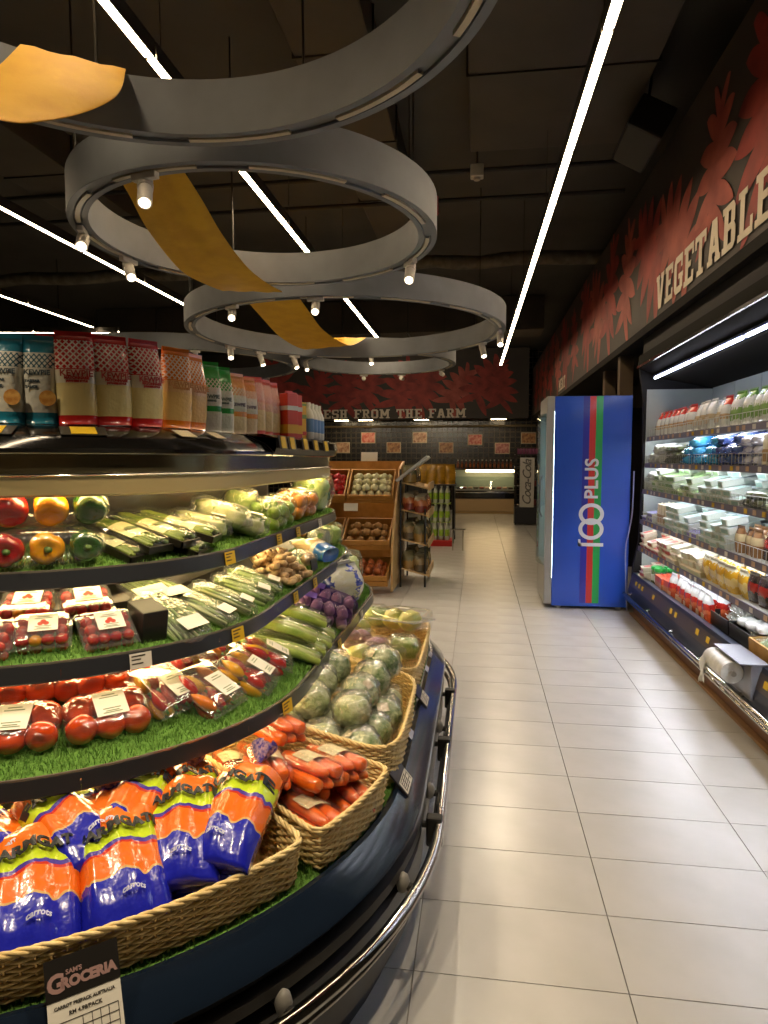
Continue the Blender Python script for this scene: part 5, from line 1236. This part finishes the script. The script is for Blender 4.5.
row(B_wht, 'white bag, third shelf', 2, 6.1, 6.36, .14, (1.66, 1.82), 'white bags, cooler third shelf', 8, 2, .075)
row(T_grn, 'green-lidded box, third shelf', 2, 4.9, 6.1, .13, (1.63, 1.77, 1.91), 'green-lidded boxes, cooler third shelf', 13, 4, .05)
row(T_wht, 'white-lidded box, third shelf', 2, 4.15, 4.9, .126, (1.63, 1.77, 1.91), 'white-lidded boxes, cooler third shelf', 13, 4, .05)
row(B_drk, 'dark packet, third shelf', 2, 3.75, 4.15, .14, (1.65, 1.82), 'dark packets, cooler third shelf', 8, 2, .045)
row(T_grn, 'nearest green-lidded box, third shelf', 2, 3.3, 3.75, .13, (1.63, 1.77), 'nearest green-lidded boxes, third shelf', 13, 2, .048)
row(T_vio, 'violet-lidded box, fourth shelf', 3, 6.0, 6.36, .118, (1.61, 1.74), 'violet-lidded boxes, cooler fourth shelf', 6, 2, .043)
row(carC, 'cream carton, fourth shelf', 3, 5.62, 6.0, .085, (1.60, 1.68), 'cream cartons, cooler fourth shelf', 0)
row(T_wht, 'far white-lidded box, fourth shelf', 3, 5.05, 5.62, .126, (1.61, 1.75, 1.89), 'far white-lidded stack, fourth shelf', 13, 4, .05)
row(T_vio, 'violet-lidded box between white stacks', 3, 4.78, 5.05, .118, (1.61, 1.74), 'violet-lidded boxes between white stacks', 6, 1)
row(T_wht, 'near white-lidded box, fourth shelf', 3, 4.22, 4.78, .126, (1.61, 1.75, 1.89), 'near white-lidded stack, fourth shelf', 13, 4, .05)
row(Br_p, 'brown packet, fourth shelf', 3, 3.9, 4.22, .11, (1.60, 1.68), 'brown packets, cooler fourth shelf', 0)
row(R_blk, 'black-red pack, fourth shelf', 3, 3.3, 3.9, .14, (1.60, 1.69), 'black and red packs, cooler fourth shelf', -6)
row(C_red, 'red-labelled pack, fifth shelf', 4, 5.5, 6.36, .13, (1.60, 1.735, 1.87), 'red-labelled packs, cooler fifth shelf', 14, 3, .048)
row(C_wht, 'pale-labelled pack, fifth shelf', 4, 4.75, 5.5, .13, (1.60, 1.735, 1.87), 'pale-labelled packs, cooler fifth shelf', 14, 3, .048)
row(Y_bag, 'yellow bag, fifth shelf', 4, 4.0, 4.75, .155, (1.60, 1.70), 'yellow bags, cooler fifth shelf', 12)
row(R_blk, 'black-red pack, fifth shelf', 4, 3.3, 4.0, .14, (1.60, 1.69), 'black and red packs, cooler fifth shelf', 4)
BZ = .355
row(C_red, 'red-labelled pack, bottom well', 4, 6.12, 6.36, .13, (1.56, 1.69), 'red-labelled packs, bottom well', 6, 3, .048, BZ)
jar = thing('pickle_jar', 'x', 'jar')
part('body', MB().lathe([(.04, 0), (.046, .008), (.046, .12), (.038, .135)], 18).mesh('body', M('jar_content', '8a8f6a', .15, coat=.8, noise=(30, '5f6a3c')), .6), jar)
part('lid', MB().lathe([(.044, .13), (.048, .134), (.048, .158), (.044, .162)], 18).mesh('lid', M('lid_green', '1f9a3a', .35), .6), jar)
part('label', MB().lathe([(.0465, .04), (.0465, .095)], 18).mesh('label', M('jar_label', 'cfd3c8', .4), .6), jar)
for k, (x, y) in enumerate(((1.56, 6.0), (1.56, 5.895), (1.665, 6.0), (1.665, 5.895))):
    inst(jar, T(x, y, BZ+.012), ['jar with a green lid, far front of the bottom well', 'jar with a green lid, near front of the bottom well', 'green-lidded jar in the row behind, far', 'green-lidded jar in the row behind, near'][k], 'green-lidded jars')
row(Kim2, 'orange carton, bottom well', 4, 5.45, 5.82, .125, (1.57, 1.68), 'orange cartons, bottom well', 0, 1, .05, BZ+.008)
row(Kim, 'white-topped red pouch, bottom well', 4, 4.62, 5.45, .125, (1.58, 1.67, 1.77), 'red and white pouches, bottom well', 0, 1, .05, BZ+.01)
row(P_wht, 'white pouch behind the jars', 4, 5.5, 6.1, .14, (1.82,), 'white pouches behind the jars', 0, 1, .05, BZ+.02)
enoki = M('enoki_white', 'dcd8c4', .5, noise=(40, 'c2bda4'))
def mush_tray(label, y):
    t = thing('mushroom_tray', label, 'tray', face(1.69, y, BZ+.035, 4))
    mb = MB().box(-.16, .16, -.14, .14, 0, .006)
    for a in ((-.165, -.158, -.145, .145), (.158, .165, -.145, .145), (-.165, .165, -.147, -.14), (-.165, .165, .14, .147)): mb.box(*a, 0, .085)
    part('crate', mb.mesh('crate', M('crate_black', '1d1c1d', .4)), t); return t
def bundle(seed):
    r_ = random.Random(seed); mb = MB()
    for k in range(26):
        x = r_.uniform(-.03, .03); z = .01+r_.random()*.03; mb.tube([(x*1.2, -.07, z), (x*.9, 0, z+.003), (x*1.1, .075, z)], [.003, .0028, .005], 5)
    t = thing('enoki_pack', 'x', 'vegetables'); part('mushrooms', mb.mesh('mushrooms', enoki, True), t, kind='stuff'); part('film', bag_shell('film', .09, .18, .052, film, seed, .08), t); return t
en = bundle(3); rk = 0
for ti, y in enumerate((4.44, 4.09)):
    mush_tray(['black crate of enoki packs, the farther one', 'black crate of white mushrooms, the nearer one'][ti], y)
    for i in range(3):
        for j in range(2 if ti == 0 else 1):
            inst(en, face(1.66+.02*j, y-.1+.1*i, BZ+.044+.05*j, 10, 70+8*i), 'film-wrapped enoki bundle in the %s black crate' % ('farther', 'nearer')[ti], 'enoki bundles in the %s crate' % ('farther', 'nearer')[ti])
for k in range(5):
    o = solid('white_mushroom_pack', bag_shell('white_mushroom_pack', .09, .1, .055, M('mushroom_white', 'd9d6cc', .3, coat=.6, noise=(18, 'b9b8b0')), k+3, .2), 'pale wrapped mushroom pack, %s from the far side of its crate' % ORD[k], 'vegetables', face(1.625+.1*(k % 2), 4.2-.06*k, BZ+.098+.004*k, 6, 20*k), 'pale wrapped mushrooms')
bx_ = thing('wooden_tray', 'light wooden tray of wrapped gourds, near end of bottom well', 'tray', face(1.68, 3.68, BZ+.03, 4))
wood = M('tray_wood', 'c4974e', .5, noise=(12, 'b08440'))
mb = MB().box(-.22, .22, -.15, .15, 0, .008); part('bottom', mb.mesh('bottom', wood), bx_)
for a in ((-.226, -.214, -.156, .156), (.214, .226, -.156, .156), (-.214, .214, -.156, -.144), (-.214, .214, .144, .156)): part('side', MB().cbox(*a, 0, .09, .002).mesh('side', wood), bx_)
gourd = ribbed('gourd', .22, .04, '9fb46c', 'c3cfa0', 7, rib=8); gw = wrapped('wrapped_gourd', gourd, .22, .04, 9, bagfilm)
for k in range(5): inst(gw, face(1.66+.02*(k % 2), 3.84-.08*k, BZ+.042+.03*(k % 2), 8, 8*k-16), '%s wrapped pale gourd along the wooden tray' % ORD[k], 'wrapped gourds')
# grey dispenser with a roll of plastic bags on the front lip
dp = thing('bag_dispenser', 'grey dispenser with white plastic bag roll on the cooler lip', 'dispenser', face(1.40, 3.74, .30, 0) @ Matrix.Scale(1.2, 4))
part('box', MB().cbox(-.14, .16, .0, .06, -.07, .09, .006).mesh('box', M('dispenser_grey', '8c8c92', .35, .3)), dp)
part('top_plate', MB().cbox(-.15, .17, -.05, .07, .09, .096, .002).mesh('top_plate', M('dispenser_grey', '8c8c92', .35, .3)), dp)
part('bag_roll', MB().tube([(-.15, -.05, .03), (.09, -.05, .03)], .048, 18).mesh('bag_roll', M('roll_white', 'd6d4cc', .4, noise=(30, 'c4c2ba')), .6), dp)
part('roll_core', MB().tube([(-.16, -.05, .03), (.11, -.05, .03)], .012, 10).mesh('roll_core', M('core_grey', '9a968e', .5)), dp)
mb = MB(); P = []
for i in range(9):
    s = i/8; P.append([(-.15+.02*math.sin(j)-.05*s+.05*j*.3*(1-.5*s), -.095-.012*math.sin(s*5+j), .04-.14*s+.01*math.sin(j*2+s*4)) for j in range(7)])
part('loose_bag', MB().grid(P).mesh('loose_bag', M('bag_white', 'dddcd6', .3), True), dp)

# ================================================================== BLUE DRINKS FRIDGE
FX0, FX1, FY0, FY1, FZ = .725, 1.44, 6.56, 7.24, 2.065
fr = thing('drinks_fridge', 'tall blue drinks fridge with red and green stripe, door to aisle', 'fridge', T(FX0, FY0, 0))
fb = M('fridge_blue', '1d49b0', .28, coat=.4, noise=(1.5, '2350bd')); fg = M('fridge_grey', '9c9a96', .4, .3)
W_, D_ = FX1-FX0, FY1-FY0
mb = MB().cbox(0, W_, 0, .02, .03, FZ, .006); mb.cbox(0, W_, D_-.02, D_, .03, FZ, .006); mb.cbox(W_-.03, W_, .02, D_-.02, .06, FZ, .004); mb.cbox(0, W_, .02, D_-.02, FZ-.12, FZ, .004); mb.cbox(0, W_, .02, D_-.02, .03, .26, .004)
part('body', mb.mesh('body', fb), fr)
part('inner_back', MB().box(W_-.06, W_-.035, .03, D_-.03, .27, FZ-.13).mesh('inner_back', M('fridge_inside', 'c8d2d0', .4)), fr)
mb = MB().cbox(-.075, -.003, -.01, .035, .05, FZ, .008); mb.cbox(-.075, -.003, D_-.035, D_, .05, FZ, .008); mb.cbox(-.075, -.003, .035, D_-.035, FZ-.16, FZ, .008); mb.cbox(-.075, -.003, .035, D_-.035, .05, .42, .008)
dr = part('door', mb.mesh('door', fg), fr)
P = [[(-.075-.05*math.sin(PI*i/10), .03+(D_-.06)*i/10, z) for z in (.42, FZ-.16)] for i in range(11)]
part('glass', MB().grid(P).mesh('glass', FILM('fridge_glass', tint='dcebea', gloss=.22, rough=.02, bump=(3, 0)), True), dr)
part('handle', MB().tube([(-.1, .06, .9), (-.12, .06, .95), (-.12, .06, 1.25), (-.1, .06, 1.3)], .01, 8).mesh('handle', M('fridge_handle', '5a5a5c', .4)), dr)
part('lamp_tube', MB().tube([(.01, .04, .3), (.01, .04, FZ-.14)], .012, 8).mesh('lamp_tube', EM('fridge_lamp', 'd8f4f0', 14)), fr)
cans = [M('can_blue', '2656b8', .3, .3), M('can_green', '3f9a4a', .3, .3), M('can_white', 'cfd4d2', .3, .2)]
for k in range(5):
    part('wire_shelf', MB().box(.02, W_-.07, .03, D_-.03, .36+.31*k, .372+.31*k).mesh('wire_shelf', M('fridge_shelf', 'b4bcba', .4)), fr)
can_me = [MB().lathe([(.026, 0), (.031, .006), (.031, .15), (.02, .17), (.013, .2), (.013, .21)], 12).mesh('drink_bottle', m, .6) for m in cans]
for k in range(5):
    for j in range(6): solid('drink_bottle', can_me[(k+j) % 3], 'drink bottle in the front line inside the blue fridge', 'bottle', T(FX0+.06, FY0+.09+.1*j, .373+.31*k), 'bottles inside the blue fridge')
for x in (.07, W_-.07):
    for y in (.06, D_-.06): part('castor', MB().lathe([(.026, 0), (.03, .006), (.03, .02), (.02, .03)], 12, T(x, y, 0)).mesh('castor', M('castor_white', 'c8c4bc', .5)), fr)
side = lambda x0, x1, z0, z1, m, nm, d=.0015: part(nm, MB().box(x0, x1, -d, .001, z0, z1).mesh(nm, m), fr)
side(.265, .325, .065, FZ-.004, M('stripe_violet', '2a2a98', .3, coat=.4), 'stripe'); side(.325, .383, .065, FZ-.004, M('stripe_red', 'c4302c', .3, coat=.4), 'stripe'); side(.383, .447, .065, FZ-.004, M('stripe_green', '1f9a4c', .3, coat=.4), 'stripe')
wl = M('logo_white', 'dfe2ea', .35)
xc = .36
mb = MB()
for zq, zc in enumerate((.79, .935)):
    P = [[(xc+a*math.cos(t), -.003-.0006*zq, zc+b*math.sin(t)) for a, b in ((.118, .105), (.082, .069))] for t in [2*PI*k/36 for k in range(36)]]; mb.grid(P, True)
mb.box(xc-.118, xc+.118, -.0032, -.002, .622, .655); mb.prism([(xc-.118, .622), (xc-.088, .622), (xc-.098, .69), (xc-.118, .69)], .002, .0032, RX(PI/2))
part('logo', mb.mesh('logo', wl), fr)
part('lettering', text_mesh('PLUS', .175, wl, .0005, .004, space=1.05), fr, T(xc, -.0026, 1.275) @ RX(PI/2) @ RZ(PI/2))
cbl = [(1.455, 6.5, 1.35), (1.452, 6.5, 1.0), (1.43, 6.5, .8), (1.40, 6.5, .62), (1.41, 6.5, .3), (1.42, 6.5, .12), (1.43, 6.52, .012)]
solid('power_cable', MB().tube(catmull(cbl, 6), .006, 6).mesh('power_cable', M('cable_pale', '8f93b8', .5), True), 'pale cable hanging beside the blue fridge', 'cable')
for k, (x, y, lb) in enumerate(((1.56, 7.5, 'brown post rising right behind the blue fridge'), (1.62, 8.7, 'brown post farther behind the blue fridge'))):
    solid('support_post', MB().cbox(-.07, .07, -.06, .06, 0, 2.57, .006).mesh('support_post', M('post_brown', '6e5c46', .5)), lb, 'post', T(x, y, 0))
# dark chiller cabinets farther along the right wall
for k in range(3):
    y0 = 9.3+2.2*k; t = thing('wall_chiller', ['dark wall chiller behind the blue fridge, the nearest', 'middle dark wall chiller along the far right', 'last dark wall chiller before the far counter'][k], 'display case', T(1.55, y0, 0))
    part('body', MB().cbox(0.02, .75, 0, 2.1, 0, 2.15, .01).mesh('body', c_dark), t)
    for j in range(3):
        d = part('door', MB().cbox(-.02, .02, .02+.7*j, .68+.7*j, .12, 2.05, .006).mesh('door', M('chiller_door', '2a3038', .15, coat=.5)), t); part('handle', MB().tube([(-.04, .62+.7*j, .9), (-.04, .62+.7*j, 1.3)], .01, 6).mesh('handle', steel), d)

# ================================================================== FAR END OF THE SHOP
wood_l = M('crate_wood', 'b9853f', .5, noise=(8, 'a5732f')); wood_p = M('crate_pale', 'c8a878', .55, noise=(8, 'b89460'))
def crate_stand():
    t = thing('crate_stand', 'stepped wooden produce stand with three tiers of crates', 'shelf', T(-1.48, 7.9, 0))
    for x in (-.56, .56): part('side_board', MB().prism([(-.85, .02), (-.82, .5), (-.50, .98), (-.12, 1.36), (.28, 1.44), (.3, .02)], -.012, .012, T(x, 0, 0) @ Matrix(((0, 0, 1, 0), (1, 0, 0, 0), (0, 1, 0, 0), (0, 0, 0, 1)))).mesh('side_board', wood_p), t)
    part('back_board', MB().box(-.57, .57, .30, .32, 0, 1.44).mesh('back_board', wood_l), t)
    return t
crate_stand()
def tier(y, z, tilt, label, x0, x1, d=.42, h=.13):
    t = thing('wooden_crate', label, 'crate', T((x0+x1)/2, y, z) @ RX(math.radians(tilt)), 'crates on the wooden stand'); w = x1-x0
    part('bottom', MB().box(-w/2, w/2, 0, d, 0, .012).mesh('bottom', wood_l), t)
    for a in ((-w/2, -w/2+.016, 0, d), (w/2-.016, w/2, 0, d), (-w/2, w/2, d-.016, d)): part('side', MB().box(*a, .012, h).mesh('side', wood_l), t)
    for q in range(2): part('front_board', MB().cbox(-w/2, w/2, -.016, 0, .004+h*.5*q, h*.5*q+h*.47, .002).mesh('front_board', wood_l), t)
    return t
def ball(nm, r, m, sq=1.): return MB().lathe([(.1*r, -.95*r*sq), (.6*r, -.8*r*sq), (.95*r, -.3*r*sq), (r, .1*r*sq), (.75*r, .65*r*sq), (.3*r, .92*r*sq), (.08*r, 1.15*r*sq)], 10).mesh(nm, m, True)
def fill(nm, label, group, me, y, z, tilt, x0, x1, d, r, layers, cat='vegetables', lift=.015):
    R_ = random.Random(nm+label); m0 = T((x0+x1)/2, y, z) @ RX(math.radians(tilt)); w = x1-x0-.05
    for l in range(layers):
        nx = int(w/(2*r)); ny = int((d-.05)/(2*r))
        for i in range(nx-(l % 2)):
            for j in range(ny-(l % 2)):
                p = m0 @ Vector((-w/2+r+(i+.5*(l % 2))*w/nx, .03+r+(j+.5*(l % 2))*(d-.06)/ny, lift+r+l*r*1.35))
                solid(nm, me, label, cat, T(*p) @ RZ(R_.uniform(0, 6)) @ RX(R_.uniform(-.7, .7)), group)
XA, XB, XC = -2.02, -1.49, -.95
for (y, z, tl, names) in ((7.46, .97, 42, ('upper wooden crate of red onions', 'upper wooden crate of white onions')), (7.15, .47, 30, ('middle wooden crate of yellow potatoes', 'middle wooden crate of brown potatoes')), (6.95, .10, 20, ('lower left wooden crate of onions', 'lowest wooden crate of orange onions at the right'))):
    tier(y, z, tl, names[0], XA, XB-.01); tier(y, z, tl, names[1], XB+.01, XC)
fill('red_onion', 'red onion in the upper left wooden crate', 'red onions', ball('red_onion', .043, M('onion_red', 'a0181c', .3, coat=.3, noise=(20, 'c4242a'))), 7.46, .97, 42, XA, XB-.01, .42, .043, 2)
fill('white_onion', 'white onion in the upper right wooden crate', 'white onions', ball('white_onion', .044, M('onion_white', 'd6d0ac', .35, noise=(20, 'c2c090'))), 7.46, .97, 42, XB+.01, XC, .42, .044, 2)
fill('potato', 'yellow potato in the middle left wooden crate', 'yellow potatoes', ball('potato', .04, M('potato_yellow', 'c39a52', .6, noise=(20, 'a8803c')), .8), 7.15, .47, 30, XA, XB-.01, .42, .04, 1)
fill('potato', 'brown potato in the middle right wooden crate', 'brown potatoes', ball('potato', .05, M('potato_brown', 'a67c44', .65, noise=(20, '8a6432')), .8), 7.15, .47, 30, XB+.01, XC, .42, .05, 2)
fill('onion', 'orange onion in the lowest right wooden crate', 'orange onions', ball('onion', .044, M('onion_orange', 'b5622c', .4, coat=.3, noise=(20, '96481e'))), 6.95, .10, 20, XB+.01, XC, .42, .044, 2)
for k, (x, y, z, s) in enumerate(((-1.42, 7.34, .90, .16), (-1.40, 7.02, .42, .09), (-1.30, 7.9, 1.46, .2))):
    solid('price_card', MB().cbox(-s/2, s/2, -.004, .004, 0, s*.55, .002).mesh('price_card', M('card_white', 'd6d2c6', .5)), ['white price card on the front of the white onion crate', 'small white price card on the potato crates', 'wide white price card on top of the wooden stand'][k], 'price card', T(x, y-.03, z-.02 if k < 2 else z-.02) @ RX(-.2))
# side rack of packets, facing the aisle
rk_ = thing('packet_rack', 'black wire rack with shelves of dried packets beside the crates', 'rack', T(-.89, 7.45, 0))
wireb = M('rack_black', '1d1916', .5)
for x, y in ((.02, 0), (.02, .75), (.3, .02), (.3, .73)): part('post', MB().tube([(x, y, 0), (x, y, 1.35 if x < .1 else .9)], .012, 6).mesh('post', wireb), rk_)
for k, z in enumerate((.16, .5, .84, 1.15)):
    s = part('shelf', MB().prism([(0, z+.05), (.34, z-.03), (.34, z-.015), (0, z+.065)], -.76, 0, RX(PI/2)).mesh('shelf', wood_p), rk_)
    part('shelf_lip', MB().box(.335, .35, 0, .76, z-.04, z+.045).mesh('shelf_lip', wood_p), s)
pk = [soft_pack('dried_packet', [(0, '5a4c36'), (.4, '8a7650'), (.75, '6a6248')], .17, .13, .2, wavy=.3), soft_pack('dried_packet', [(0, '7a3020'), (.4, 'b06a40'), (.75, 'a89a80')], .17, .13, .19, wavy=.3), soft_pack('dried_packet', [(0, '97763e'), (.5, '6f6a4a')], .17, .13, .2, wavy=.3)]
i = 0
for k, z in enumerate((.16, .5, .84, 1.15)):
    for q, x in enumerate((.12, .25)):
        for j in range(5):
            if k == 3 and q == 1: continue
            inst(pk[1 if k == 2 else (0 if (i+j) % 3 else 2)], T(-.89+x, 7.53+.145*j, z+.068-.235*x) @ RZ(PI/2-.75+.25*(j % 2)) @ RX(math.radians(-8)), 'dried food packet on the %s shelf of the black rack' % ['lowest', 'second', 'third', 'top'][k], 'packets on the %s rack shelf' % ['lowest', 'second', 'third', 'top'][k]); i += 1
solid('slanted_board', MB().cbox(-.02, .42, -.22, .22, 0, .03, .004).mesh('slanted_board', M('board_grey', 'a9a9a4', .4)), 'grey slanted board on top of the packet rack', 'board', T(-.88, 7.5, 1.22) @ RY(math.radians(-38)))
# stacked lime-green drink packs on a red base
pal = thing('red_pallet', 'low red base under the green bottle stack', 'base', T(-.66, 11.3, 0))
part('tray', MB().cbox(-.24, .24, -.24, .24, .0, .09, .01).mesh('tray', M('base_red', 'b5201e', .4)), pal); part('rim', MB().cbox(-.25, .25, -.25, .25, .08, .1, .004).mesh('rim', M('base_red', 'b5201e', .4)), pal)
lb_me = MB().lathe([(.032, 0), (.037, .01), (.037, .2), (.022, .25), (.013, .27), (.013, .285)], 10)
sb = thing('soda_bottle', 'x', 'bottle'); part('body', lb_me.mesh('body', M('soda_clear', 'b9c0b0', .2, coat=.5), .6), sb)
part('label_band', MB().lathe([(.0376, .07), (.0376, .18)], 10).mesh('label_band', M('soda_label', 'a5c02c', .4, noise=(30, '7aa83a')), .6), sb); part('cap', MB().lathe([(.015, .28), (.015, .3)], 8).mesh('cap', M('soda_cap', 'c8d0c0', .4)), sb)
for l in range(3):
    if l: 
        solid('tray_card', MB().box(-.2, .2, -.2, .2, 0, .008).mesh('tray_card', M('tray_lime', '93b032', .5)), ['', 'lime card between the lower bottle layers', 'lime card under the top bottle layer'][l], 'card', T(-.66, 11.3, .10+.31*l-.009))
    for i in range(4):
        for j in range(3): inst(sb, T(-.66-.15+.1*i, 11.3-.15+.12*j, .101+.31*l), 'lime-labelled bottle in the %s layer of the stack' % ['bottom', 'middle', 'top'][l], 'lime bottles, %s layer' % ['bottom', 'middle', 'top'][l])
gd = M('oil_gold', 'b98a22', .25, coat=.5, noise=(9, '8a6a1c'))
for k in range(8):
    solid('golden_pouch', pouch_mesh('golden_pouch', .2, .12, .34, gd), '%s golden pouch hanging above the green bottles' % ORD[k], 'pouch', T(-.95+.16*(k % 4), 11.32+.22*(k//4), 1.04) @ RZ(.2*k), 'golden pouches')
solid('black_board', MB().cbox(-.42, .30, -.2, .34, 0, .02, .004).mesh('black_board', M('rack_black', '1d1916', .5)), 'black board under the golden pouches', 'board', T(-.66, 11.3, 1.018))
pp = thing('wire_rack', 'dark upright frame beside the green bottle stack', 'rack', T(-.42, 11.6, 0))
for x, y in ((0, -.1), (0, .5), (-.6, .5)): part('post', MB().tube([(x, y, 0), (x, y, 1.03)], .02, 6).mesh('post', wireb), pp)
part('side_panel', MB().box(-.012, .012, -.1, .5, .1, 1.0).mesh('side_panel', wireb), pp)
tb = thing('metal_barrier', 'small metal barrier near the bottle stack', 'barrier', T(-.33, 10.6, 0))
for x in (-.06, .1): part('leg', MB().tube([(x, 0, 0), (x, 0, .34)], .012, 6).mesh('leg', steel), tb)
part('bar', MB().tube([(-.1, 0, .34), (.14, 0, .34)], .014, 6).mesh('bar', steel), tb)
# ---- meat counter
ct = thing('meat_counter', 'lit glass meat counter with a cream base at the far end', 'display case', T(.18, 18.0, 0))
part('base_panel', MB().cbox(-.8, .8, 0, .55, .05, .40, .01).mesh('base_panel', M('counter_cream', 'c7a878', .4)), ct); part('plinth', MB().box(-.78, .78, .03, .5, 0, .05).mesh('plinth', M('plinth_tan', 'd8b478', .5)), ct)
part('black_band', MB().cbox(-.81, .81, -.03, .55, .40, .62, .02).mesh('black_band', gloss_black), ct); part('chrome_strip', MB().box(-.81, .81, -.04, -.03, .56, .585).mesh('chrome_strip', steel), ct)
part('tray', MB().box(-.78, .78, .0, .5, .62, .66).mesh('tray', M('counter_tray', '9a988c', .3, .5)), ct)
part('glass', MB().grid([[(x, 0, .63), (x, .03, .85), (x, .10, 1.0)] for x in (-.8, .8)]).mesh('glass', FILM('counter_glass', tint='e2ecea', gloss=.2, rough=.03, bump=(3, 0)), True), ct)
part('back_panel', MB().box(-.8, .8, .5, .53, .62, 1.18).mesh('back_panel', M('counter_back', '7a8a84', .3)), ct)
part('top_shelf', MB().cbox(-.82, .82, .1, .55, 1.18, 1.22, .006).mesh('top_shelf', M('counter_top_dark', '3a2c20', .4)), ct)
part('lamp_tube', MB().tube([(-.5, .12, 1.15), (.78, .12, 1.15)], .025, 8).mesh('lamp_tube', EM('counter_lamp', 'ffd79a', 26)), ct)
for k in range(10):
    solid('meat_tray', MB().cbox(-.065, .065, -.16, .16, 0, .05, .015).mesh('meat_tray', M(['meat_dark', 'meat_red', 'meat_pale'][k % 3], ['3a2a24', '7a2c24', 'b99a8a'][k % 3], .4)), 'shallow tray of cut meat under the counter glass', 'tray', T(-.52+.155*k, 18.25, .661), 'meat trays in the counter')
sb2 = thing('sauce_bottle', 'x', 'bottle'); part('body', MB().lathe([(.03, 0), (.034, .01), (.034, .14), (.014, .18), (.014, .2)], 10).mesh('body', M('sauce_brown', '7a3a1c', .3, coat=.4), .6), sb2); part('cap', MB().lathe([(.018, .2), (.018, .235)], 8).mesh('cap', M('cap_white', 'd8d2c2', .4)), sb2); part('label_band', MB().lathe([(.0345, .04), (.0345, .11)], 10).mesh('label_band', M('sauce_label', 'b0642c', .5), .6), sb2)
for k in range(14): inst(sb2, T(-.55+.11*k, 18.3, 1.222), '%s sauce bottle along the top of the meat counter' % (ORD[k] if k < 12 else ['thirteenth', 'last'][k-12]), 'sauce bottles on the counter')
ct2 = thing('dark_counter', 'long black counter left of the lit meat counter', 'display case', T(-2.9, 18.0, 0))
part('body', MB().cbox(-2.2, 2.1, 0, .6, 0, 1.0, .01).mesh('body', case_black), ct2); part('top', MB().cbox(-2.22, 2.12, -.02, .62, 1.0, 1.04, .008).mesh('top', M('counter_steel', '8a8478', .25, .8)), ct2); part('guard_glass', MB().box(-2.2, 2.1, .02, .03, 1.04, 1.35).mesh('guard_glass', FILM('counter_glass', tint='e2ecea')), ct2)
for k in range(9): solid('steel_pan', MB().cbox(-.16, .16, -.2, .2, 0, .09, .012).mesh('steel_pan', M('pan_steel', 'b8b0a0', .2, .9)), 'shiny steel pan on the long black counter', 'pan', T(-4.8+.46*k, 18.32, 1.041), 'steel pans on the black counter')
# posters
pc = [('b84a3a', 'd89a86'), ('b98a58', '7a4a2c'), ('8a4a44', 'b8847a'), ('caa88a', '8a5c40')]
bord = M('poster_border', 'b8a88c', .5)
for k, (px, z) in enumerate(((-4.0, 1.81), (-3.23, 2.1), (-2.47, 1.81), (-1.7, 2.1), (-.93, 1.80), (-.10, 2.03), (.68, 1.78), (1.42, 2.07))):
    t = thing('food_poster', ['leftmost food poster, partly behind the onion crate card', 'red food poster above the onion crates', 'third food poster from the left, browns', 'food poster just left of the middle, higher row', 'food poster with a round brown dish', 'bright red food poster above the meat counter', 'dark pinkish food poster over the counter end', 'rightmost food poster above the drinks stand'][k], 'poster', T(px, YB-.012, z), 'food posters on the black wall')
    part('board', MB().box(-.21, .21, -.012, .012, -.16, .16).mesh('board', bord), t)
    a, b = pc[[3, 0, 1, 3, 1, 0, 2, 1][k]]
    part('picture', MB().box(-.19, .19, -.014, -.012, -.14, .14).mesh('picture', M('poster_pic_%d' % k, a, .4, noise=(9+k, b))), t)
for k, x in enumerate((-3.9, -3.2, -1.6, .55)):
    t = thing('downlight', '%s small light strip under the far header from the left' % ORD[k], 'light', T(x, 18.75, 2.58), 'light strips under the far header')
    part('case', MB().box(-.22, .22, -.06, .06, 0, .03).mesh('case', alu), t); part('diffuser', MB().box(-.2, .2, -.045, .045, -.01, 0).mesh('diffuser', EM('header_lamp', 'ffe2b0', 30)), t)
solid('wall_rail', MB().tube([(-4.6, 19.3, 2.42), (1.6, 19.3, 2.42)], .03, 8).mesh('wall_rail', M('rail_tan', '7a6a4c', .4, .4)), 'thin metal rail along the black tiled wall', 'rail')
# tall drinks stand with the white script sign
cs = thing('drinks_stand', 'black drinks stand with a tall white script sign', 'display stand', T(1.08, 15.0, 0))
for x in (-.24, .24):
    for y in (0, .42): part('post', MB().tube([(x, y, 0), (x, y, 1.72)], .018, 6).mesh('post', wireb), cs)
for z in (.42, .85, 1.28, 1.56): part('shelf', MB().cbox(-.26, .26, -.02, .44, z, z+.02, .003).mesh('shelf', wireb), cs)
part('sign_panel', MB().cbox(-.16, .15, -.07, -.05, .40, 1.5, .006).mesh('sign_panel', M('sign_white', 'c4c0b8', .45)), cs)
part('lettering', text_mesh('Coca-Cola', .27, M('script_dark', '5a5854', .5), .001, .002, .35, .86), cs, T(0, -.073, .95) @ RX(PI/2) @ RZ(PI/2))
part('base_box', MB().cbox(-.26, .26, -.03, .44, .02, .4, .02).mesh('base_box', M('stand_base', '23242a', .45)), cs)
cc = [M('cola_red', '7a1c1c', .3, coat=.4), M('cola_violet', '7a3a5c', .3, coat=.4)]
cm = [MB().lathe([(.03, 0), (.033, .006), (.033, .11), (.026, .122)], 10).mesh('drink_can', m, .6) for m in cc]
for k in range(7): solid('drink_can', cm[1], '%s violet can on top of the drinks stand' % ORD[k], 'can', T(.87+.07*k, 15.06, 1.581), 'cans on the drinks stand top')
for l, z in enumerate((.441, .871)):
    for k in range(3): solid('drink_can', cm[0], 'red can on the %s shelf of the drinks stand' % ('lower', 'middle')[l], 'can', T(1.26+.002*k, 15.06+.09*k, z), 'red cans, %s shelf' % ('lower', 'middle')[l])
print('objects', len(bpy.data.objects))
